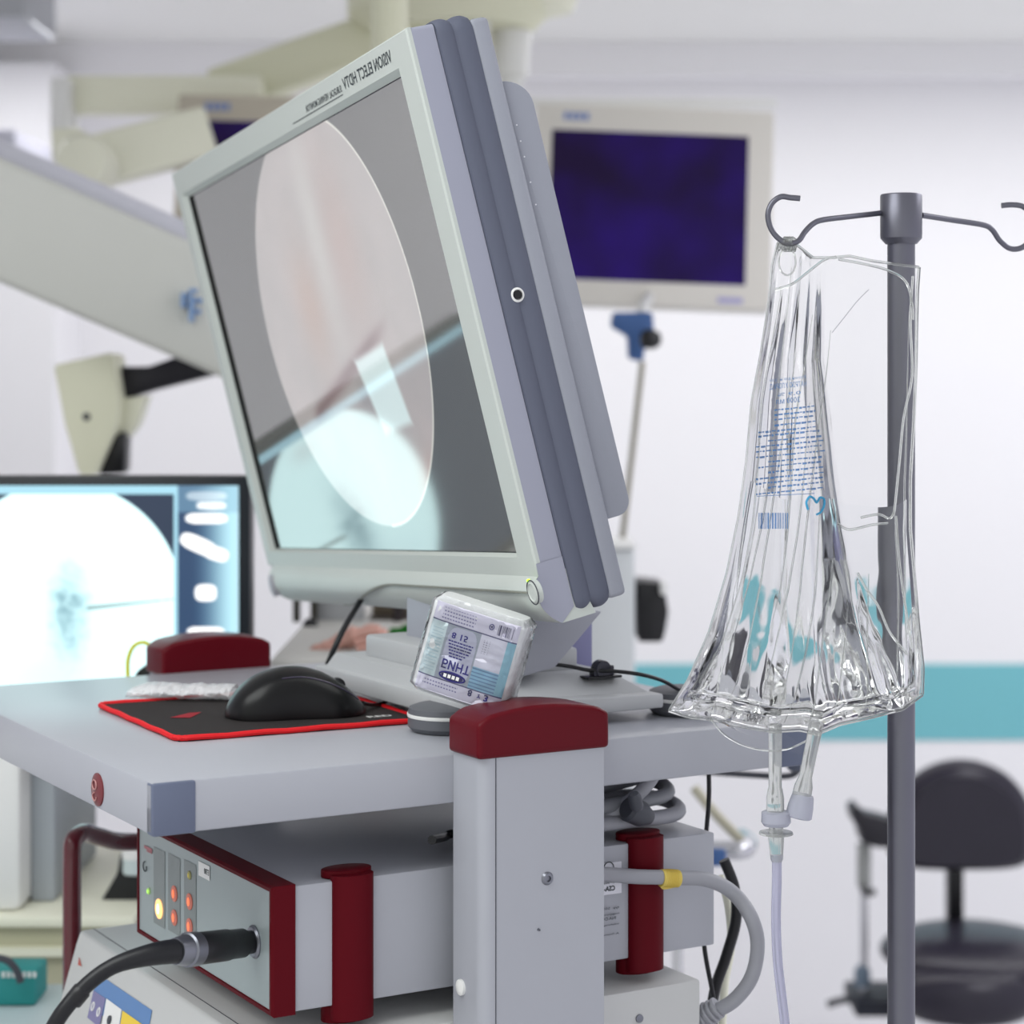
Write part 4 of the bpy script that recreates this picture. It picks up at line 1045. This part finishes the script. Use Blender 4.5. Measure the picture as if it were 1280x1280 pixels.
def dark_screen():
    m = mat('screen_violet', (20, 10, 60), .5, spec=.15, emit=(36, 8, 92), estr=.8); t = m.node_tree; b = t.nodes['Principled BSDF']
    n = t.nodes.new('ShaderNodeTexNoise'); n.inputs['Scale'].default_value = 6; r = t.nodes.new('ShaderNodeValToRGB')
    tcn = t.nodes.new('ShaderNodeTexCoord'); t.links.new(tcn.outputs['Object'], n.inputs['Vector']); t.links.new(n.outputs['Fac'], r.inputs['Fac'])
    r.color_ramp.elements[0].position = .35; r.color_ramp.elements[0].color = (*lin((22, 6, 44)), 1); r.color_ramp.elements[1].position = .7; r.color_ramp.elements[1].color = (*lin((34, 8, 98)), 1)
    t.links.new(r.outputs['Color'], b.inputs['Emission Color']); b.inputs['Base Color'].default_value = (.005, .004, .01, 1); return m
ds = dark_screen()
h1, o1 = hmon(816, 257, 3.8, .430, .365, 2.2, -8, 0, 'beige framed ceiling monitor with violet screen right of the big monitor', True, mat('beige_casing', (222, 218, 210), .5), ds)
h2, o2 = hmon(366, 243, 3.85, .430, .365, 1.2, -6, 0, 'beige framed ceiling monitor mostly hidden behind the big monitor', True, mat('beige_casing_b', (196, 188, 172), .5), ds)
# ceiling boom
boom = thing('ceiling_boom', 'cream articulated ceiling boom arm with rounded joint above the monitors', 'ceiling boom', W(580, 5, 4.0))
def beam(name, a, b, hh_, dd, m, par, bev=.01):
    """bar from a to b, height hh_, depth dd"""
    a, b = V(a), V(b); d = (b-a); s = d.normalized().cross(Yv).normalized(); dep = d.normalized().cross(s).normalized()
    return obj(name, box(new(), a-s*hh_/2-dep*dd/2, d, s*hh_, dep*dd, bev, 3), m, par)
zc = 2.44
obj('ceiling_plate', lathe(new(), W(560, 0, 4.0)*1-Z*0+Z*(zc-.16-W(0, 0, 4.0).z), Z, [(.16, 0), (.19, .03), (.19, .16)], 32), M['cream2'], boom)
obj('mount_column', cb(500, 606, -120, 60, 3.95, 4.1, .01), M['cream2'], boom)
beam('upper_arm', W(560, 15, 4.05), W(270, 118, 4.05), .085, .1, M['cream2'], boom)
beam('cross_arm', W(330, 120, 3.98), W(84, 120, 3.98), .070, .07, M['cream'], boom)
obj('end_post', cb(62, 86, 96, 172, 3.9, 4.0, .006), M['white'], boom)
obj('joint', lathe(new(), W(106, 204, 3.62)-Yv*.03, Yv, [(.02, -.012), (.04, -.006), (.049, .01), (.049, .09), (.03, .1)], 36), M['cream'], boom)
beam('lower_arm', W(112, 205, 3.72), W(262, 166, 3.78), .09, .07, M['cream'], boom)
obj('joint_link', cb(64, 100, 160, 200, 3.7, 3.78, .004), M['cream'], boom)
obj('white_column', lathe(new(), W(639, 108, 4.0), Z, [(.022, 0), (.024, .012), (.032, .02), (.040, .12), (.040, .14)], 32), M['white'], boom)
obj('column_cap', lathe(new(), W(660, 22, 4.0), Z, [(.04, 0), (.085, .012), (.1, .05), (.1, .15)], 32), M['cream'], boom)
obj('monitor_rail', cb(300, 972, 122, 134, 3.95, 4.0, .004), M['white'], boom)
obj('slim_column', cb(592, 612, -60, 60, 3.88, 3.93, .006), M['white'], boom)
# big grey lamp arm
la = thing('lamp_arm', 'broad grey suspension arm with blue logo sloping down at upper left', 'arm', W(-30, 270, 3.0))
p0, p1 = W(-120, 222, 2.95), W(372, 436, 3.05)
beam('arm_body', p0, p1, .158, .12, M['armg'], la, .012)
beam('arm_cover', W(-110, 172, 3.12), W(250, 330, 3.12), .10, .08, mat('arm_lilac', (212, 212, 222), .5), la, .02)
bm = new()
for k, (x, y) in enumerate(((228, 372), (236, 366), (232, 384), (243, 378), (240, 392))): box(bm, W(x, y, 2.96), X*.012, Yv*.02, Z*.006)
for (x0, x1, y0, y1) in ((226, 231, 366, 384), (236, 241, 370, 402)): cb(x0, x1, y0, y1, 2.945, 2.96, 0, bm)
obj('logo', bm, mat('logo_pale_blue', (130, 160, 200), .5), la)
obj('ceiling_drop', lathe(new(), W(-150, 160, 3.0), Z, [(.06, 0), (.06, 2.44-W(0, 160, 3.0).z)], 24), M['armg'], la)
# operating lamp / microscope head
oh = thing('microscope_head', 'cream wedge shaped microscope head on a black jointed arm', 'microscope', W(105, 520, 3.2))
obj('wedge_housing', prism(new(), [W(x, y, 3.15) for x, y in [(66, 456), (140, 440), (149, 500), (146, 530), (118, 594), (98, 594), (80, 530)]], Yv*.1, .006), mat('wedge_cream', (240, 240, 214), .5), oh)
obj('bolt', lathe(new(), W(108, 521, 3.15), -Yv, [(.006, 0), (.005, .004), (0, .005)], 16), M['darkg'], oh)
obj('black_arm', prism(new(), [W(x, y, 3.2) for x, y in [(148, 458), (185, 458), (225, 444), (330, 470), (330, 480), (268, 468), (190, 488), (150, 500)]], Yv*.05, .004), mat('black_arm', (26, 24, 34), .5), oh)
obj('arm_drop', lathe(new(), W(487, 475, 3.24), Z, [(.028, 0), (.028, 2.44-W(0, 475, 3.24).z)], 24), M['cream2'], oh)
obj('arm_link', cb(320, 500, 462, 482, 3.22, 3.26, .004), M['cream2'], oh)
obj('knuckle', prism(new(), [W(x, y, 3.19) for x, y in [(150, 498), (184, 494), (172, 530), (160, 546), (142, 546)]], Yv*.05, .004), M['cream'], oh)
obj('eyepiece', prism(new(), [W(x, y, 3.18) for x, y in [(138, 545), (158, 538), (156, 592), (122, 594)]], Yv*.05, .006), M['black'], oh)
# clamp rod stand
cs = thing('clamp_rod', 'steel rod with blue clamp and black knob under the right ceiling monitor', 'clamp', W(776, 684, 3.55))
obj('rod', tube(new(), [W(775, 700, 3.55), W(803, 452, 3.55)], .0052, 14, smooth=False), mat('rod_steel', (150, 146, 132), .4, metal=.5), cs)
obj('blue_clamp', prism(new(), [W(x, y, 3.53) for x, y in [(766, 390), (816, 390), (818, 412), (808, 424), (804, 452), (786, 448), (785, 420), (764, 408)]], Yv*.05, .005), M['blue'], cs)
obj('knob', lathe(new(), W(815, 424, 3.5), -X+Yv*-.6, [(.013, -.01), (.017, 0), (.016, .014), (.01, .018)], 24), M['black'], cs)
obj('hanger', tube(new(), [W(802, 395, 3.55), W(804, 384, 3.6), W(812, 370, 3.8)], .01, 12), M['white'], cs)
# white equipment column with black control box
ec_ = thing('equipment_column', 'white upright equipment column behind the big monitor', 'column', W(770, 900, 3.4))
obj('column_body', bx(W(730, 0, 3.4).x, W(794, 0, 3.4).x, 3.4, 3.6, 0, W(0, 686, 3.4).z, .008), mat('column_grey_white', (206, 210, 212), .5), ec_)
obj('column_lid', bx(W(728, 0, 3.4).x, W(796, 0, 3.4).x, 3.39, 3.61, W(0, 686, 3.4).z, W(0, 680, 3.4).z, .004), M['white'], ec_)
kb = thing('black_control_box', 'black box with curved end fixed beside the white column', 'box', W(812, 803, 3.42))
obj('box_body', prism(new(), [W(x, y, 3.42) for x, y in [(796, 726), (828, 729), (832, 740), (836, 765), (832, 790), (828, 803), (798, 803)]], Yv*.1, .004), M['black'], kb)
obj('box_tab', cb(826, 834, 727, 744, 3.40, 3.43, .002), M['white'], kb)
# chrome bar and dark rail right of the cart
rl = thing('bed_rail', 'blurred chrome side rail behind the console with diagonal strut', 'rail', W(910, 1070, 2.8))
obj('rail_bar', tube(new(), [W(820, 1062, 2.8), W(900, 1063, 2.8), W(928, 1063, 2.8), W(936, 1055, 2.85), W(928, 1046, 3.0)], .012, 14), M['chrome'], rl)
obj('strut', tube(new(), [W(868, 985, 2.9), W(895, 1018, 2.88), W(928, 1052, 2.85)], .007, 12), mat('strut_beige', (190, 186, 165), .4), rl)
obj('rail_clamp', cb(888, 908, 1062, 1084, 2.78, 2.82, .004), M['blue'], rl)
obj('rail_post', bx(W(840, 0, 2.85).x, W(850, 0, 2.85).x, 2.8, 2.85, 0, W(0, 1060, 2.8).z, .004), M['chrome'], rl)
db = thing('dark_bracket', 'dark blurred bracket just under the far corner of the cart top', 'bracket', W(950, 975, 2.4))
obj('bracket_bar', tube(new(), [W(850, 962, 2.3), W(930, 968, 2.3), W(985, 970, 2.3), W(1000, 960, 2.3)], .0035, 12), M['darkg'], db)
obj('bracket_block', cb(985, 1003, 930, 965, 2.2, 2.3, .004), mat('slate', (76, 82, 98), .5), db)
# stool with arm posts
SY = 4.2
st = thing('surgeon_stool', 'black upholstered surgeon stool with rounded backrest in the far right background', 'stool', (W(1215, 0, SY).x, SY, 0))
def padshape(cxp, cyp, wpx, hpx, Y, thick, top_round, m, name):
    cc = W(cxp, cyp, Y); a_, b_ = wpx/F*Y/2, hpx/F*Y/2; bm = new(); n = 64; rings = []
    for j in range(9):
        fz = -1+2*j/8; k = (1-abs(fz)**3)**.4 if abs(fz) < 1 else .72; k = max(k, .80); rg = []
        for i in range(n):
            an = 2*PI*i/n; ca, sa = math.cos(an), math.sin(an)
            e = .95 if sa > 0 else .45
            x_ = math.copysign(abs(ca)**(1.0 if sa > 0 else .45), ca)*a_*(k if abs(fz) > .2 else 1); z_ = math.copysign(abs(sa)**e, sa)*b_*(1.35 if sa > 0 else .65)*(k if abs(fz) > .2 else 1)
            rg.append(bm.verts.new(cc+V((x_, fz*thick+.25*thick*(x_/a_)**2, z_-.0))))
        rings.append(rg)
    for A, B in zip(rings, rings[1:]):
        for i in range(n): bm.faces.new((A[i], A[(i+1) % n], B[(i+1) % n], B[i]))
    bm.faces.new(rings[0]); bm.faces.new(rings[-1]); return obj(name, fin(bm), m, st)
padshape(1202, 1042, 184, 138, SY+.08, .04, 1, M['uph'], 'backrest')
sc_ = W(1215, 1170, SY); 
def seatf(u, v):
    a = 2*PI*u; r = math.sin(PI*v)**.55; zz = math.cos(PI*v)
    x_ = .185*math.cos(a)*r; y_ = .17*math.sin(a)*r
    z_ = .035*zz+.03*(abs(x_)/.18)**2*(-1)*.2-.025*max(0, -y_/.17)**2*(1-(x_/.2)**2)
    return V((sc_.x+x_, SY-.02+y_, sc_.z-.02+z_))
obj('seat', fin(surf(new(), seatf, 48, 24)), M['uph'], st)
def seat2(u, v):
    a = 2*PI*u; r = math.sin(PI*v)**.5; zz = math.cos(PI*v)
    return V((sc_.x-.035+.14*math.cos(a)*r, SY-.13+.09*math.sin(a)*r, W(0, 1218, SY).z+.055*zz))
obj('seat_front', fin(surf(new(), seat2, 40, 20)), M['uph'], st)
obj('back_post', bx(W(1185, 0, SY+.1).x, W(1205, 0, SY+.1).x, SY+.1, SY+.13, W(0, 1170, SY).z, W(0, 1060, SY).z, .003), M['black'], st)
obj('gas_column', lathe(new(), (sc_.x, SY, .1), Z, [(.03, 0), (.03, .2), (.02, .2), (.02, sc_.z-.12)], 20), M['chrome'], st)
obj('seat_plate', cb(1070, 1300, 1252, 1272, SY-.05, SY+.1, .004), mat('navy_frame', (20, 24, 38), .5), st)
obj('plate_lever', tube(new(), [W(1034, 1256, SY-.02), W(1055, 1250, SY-.02), W(1080, 1252, SY-.02), W(1110, 1262, SY)], .007, 12), mat('lever_grey', (50, 52, 58), .5), st)
obj('frame_strut', tube(new(), [W(1290, 1190, SY-.06), W(1240, 1220, SY-.06), W(1200, 1245, SY-.06), W(1200, 1262, SY-.03)], .016, 12), M['black'], st)
obj('arm_post', tube(new(), [W(1080, 1245, SY), W(1080, 1065, SY)], .0075, 14, smooth=False), M['chrome'], st)
obj('arm_post_sleeve', lathe(new(), W(1080, 1108, SY), Z, [(.014, 0), (.014, .085)], 20), mat('sleeve_grey', (150, 152, 150), .4), st)
obj('arm_post_foot', lathe(new(), W(1078, 1232, SY), Z, [(.016, 0), (.016, .03), (.010, .04)], 20), mat('foot_slate', (100, 116, 132), .4), st)
obj('post_clamp', tube(new(), [W(1078, 1108, SY-.02), W(1084, 1116, SY-.02), W(1094, 1114, SY-.02)], .007, 10), M['black'], st)
obj('arm_support', prism(new(), [W(x, y, SY-.04) for x, y in [(1064, 1012), (1072, 1006), (1082, 1018), (1100, 1022), (1130, 1030), (1130, 1062), (1096, 1060), (1078, 1054), (1074, 1036), (1066, 1026)]], Yv*.07, .005), mat('arm_black', (30, 28, 36), .4), st)
for k in range(5):
    a = 2*PI*k/5+.5; bm = new(); p = V((sc_.x, SY, .10)); q = p+V((.28*math.cos(a), .28*math.sin(a), -.03)); tube(bm, [p, q], .018, 10, smooth=False); lathe(bm, (q.x, q.y-.012, .03), Yv, [(.03, 0), (.03, .024)], 16)
    obj('leg', bm, M['black'], st)
# things behind the cart top, seen under the monitor
BYY = 2.75
sh = thing('back_counter', 'pale grey counter behind the cart, under the big monitor', 'counter', W(430, 840, BYY))
cz_ = W(0, 794, BYY).z
obj('counter_top', bx(-.285, W(560, 0, 2.7).x, 2.50, 3.2, cz_-.03, cz_, .003), mat('counter_grey', (205, 203, 198), .5), sh)
obj('counter_body', bx(-.275, W(555, 0, 2.7).x, 2.52, 3.18, 0, cz_-.03), mat('counter_body', (196, 196, 194), .5), sh)
rk = thing('instrument_rack', 'grey rack with dark uprights standing behind the monitor cable', 'rack', (W(380, 0, 2.9).x, 2.9, cz_))
for x0, x1 in ((366, 374), (388, 396)): obj('dark_upright', bx(W(x0, 0, 2.9).x, W(x1, 0, 2.9).x, 2.9, 2.92, cz_+.0005, W(0, 720, 2.9).z), mat('olive_dark', (48, 46, 36), .5), rk)
obj('rack_panel', bx(W(397, 0, 2.94).x, W(455, 0, 2.94).x, 2.93, 2.95, cz_+.0005, W(0, 715, 2.9).z), mat('rack_grey', (168, 170, 172), .5), rk)
obj('rack_knob', lathe(new(), W(388, 788, 2.86), Z, [(.008, 0), (.012, .006), (.006, .016)], 16), M['black'], rk)
sf = thing('storage_box', 'brownish open storage box with dark shelves behind the bandage pack', 'box', (W(510, 0, 2.95).x, 2.95, cz_))
obj('box_back', bx(W(462, 0, 2.95).x, W(585, 0, 2.95).x, 3.0, 3.02, cz_+.0005, W(0, 745, 2.95).z), mat('box_brown', (128, 116, 98), .6), sf)
obj('box_base', bx(W(462, 0, 2.95).x, W(585, 0, 2.95).x, 2.93, 3.0, cz_+.0005, W(0, 772, 2.95).z), mat('box_dark', (66, 54, 46), .6), sf)
obj('box_divider', bx(W(492, 0, 2.92).x, W(503, 0, 2.92).x, 2.91, 3.0, cz_+.0005, W(0, 745, 2.95).z), mat('box_black', (44, 36, 38), .6), sf)
def lumps(name, px, Y, m, label, cat, thick=.02, amp=.3, seed=1):
    P_ = [W(x, y, Y) for x, y, r in px]; rr = [r/F*Y for x, y, r in px]; n = len(px)-1
    bm = new(); SP = smoothpath(P_, 10); N = len(SP)
    def rad(t):
        k = t*n; i = min(n-1, int(k)); f = k-i; return (rr[i]*(1-f)+rr[i+1]*f)
    tube(bm, SP, rad, 28, smooth=False)
    for v in bm.verts: v.co += V((0, 0, 1))*amp*.01*fb(v.co.x*60, v.co.z*60, 1, seed)+V((1, 0, 0))*amp*.008*fb(v.co.z*70, v.co.x*40, 1, seed+3)
    return tag(obj(name, bm, m), label, cat)
lumps('green_cloth', [(488, 792, 4), (505, 790, 9), (525, 786, 11), (548, 780, 9), (560, 778, 5)], 2.72, M['green'], 'folded bright green cloth between storage box and bandage pack', 'cloth')
pk_ = lumps('crumpled_bundle', [(382, 820, 4), (400, 812, 8), (425, 802, 11), (450, 797, 14), (468, 796, 14), (478, 800, 11), (484, 806, 5)], 2.6, M['pink'], 'crumpled pinkish hand-like bundle behind the stand base', 'lump', amp=.5)  # hand-like pinkish shape, modelled as a crumpled bundle
bm = new()
for (l, r_) in (([(440, 796), (456, 791), (474, 788)], 4.2), ([(444, 803), (460, 799), (478, 797)], 4.2), ([(446, 811), (462, 808), (474, 806)], 3.8)):
    tube(bm, [W(x, y, 2.575) for x, y in l], r_/F*2.57, 12)
obj('bundle_fold', bm, M['pink'], pk_)
# black pouch and yellow loop near the far upright
yl = thing('yellow_loop', 'thin yellow wire loop left of the far burgundy cap', 'loop', W(175, 838, 2.2))
obj('wire', tube(new(), [W(160, 850, 2.2), W(160, 825, 2.2), W(167, 808, 2.2), W(180, 803, 2.2), W(192, 812, 2.2), W(200, 830, 2.2)], .0022, 10), mat('yellow_wire', (222, 224, 60), .5), yl)
tag(obj('black_pouch', prism(new(), [W(x, y, 2.22) for x, y in [(166, 848), (172, 838), (196, 822), (215, 822), (215, 850)]], Yv*.03, .003), M['black']), 'small black pouch beside the far burgundy cap', 'pouch')
# ceiling fitting top left
tag(obj('ceiling_fitting', cb(-60, 30, -60, 22, 4.2, 4.5, .01), mat('fitting_grey', (170, 172, 178), .5)), 'grey square ceiling fitting at the upper left corner', 'fitting')
tag(obj('wall_bracket', cb(-60, 20, 160, 208, 4.3, 4.8, .01), mat('bracket_lilac', (200, 200, 214), .5)), 'pale lilac wall bracket at the left edge', 'bracket')
for o in bpy.data.objects:
    if '_o' in o.keys(): del o['_o']
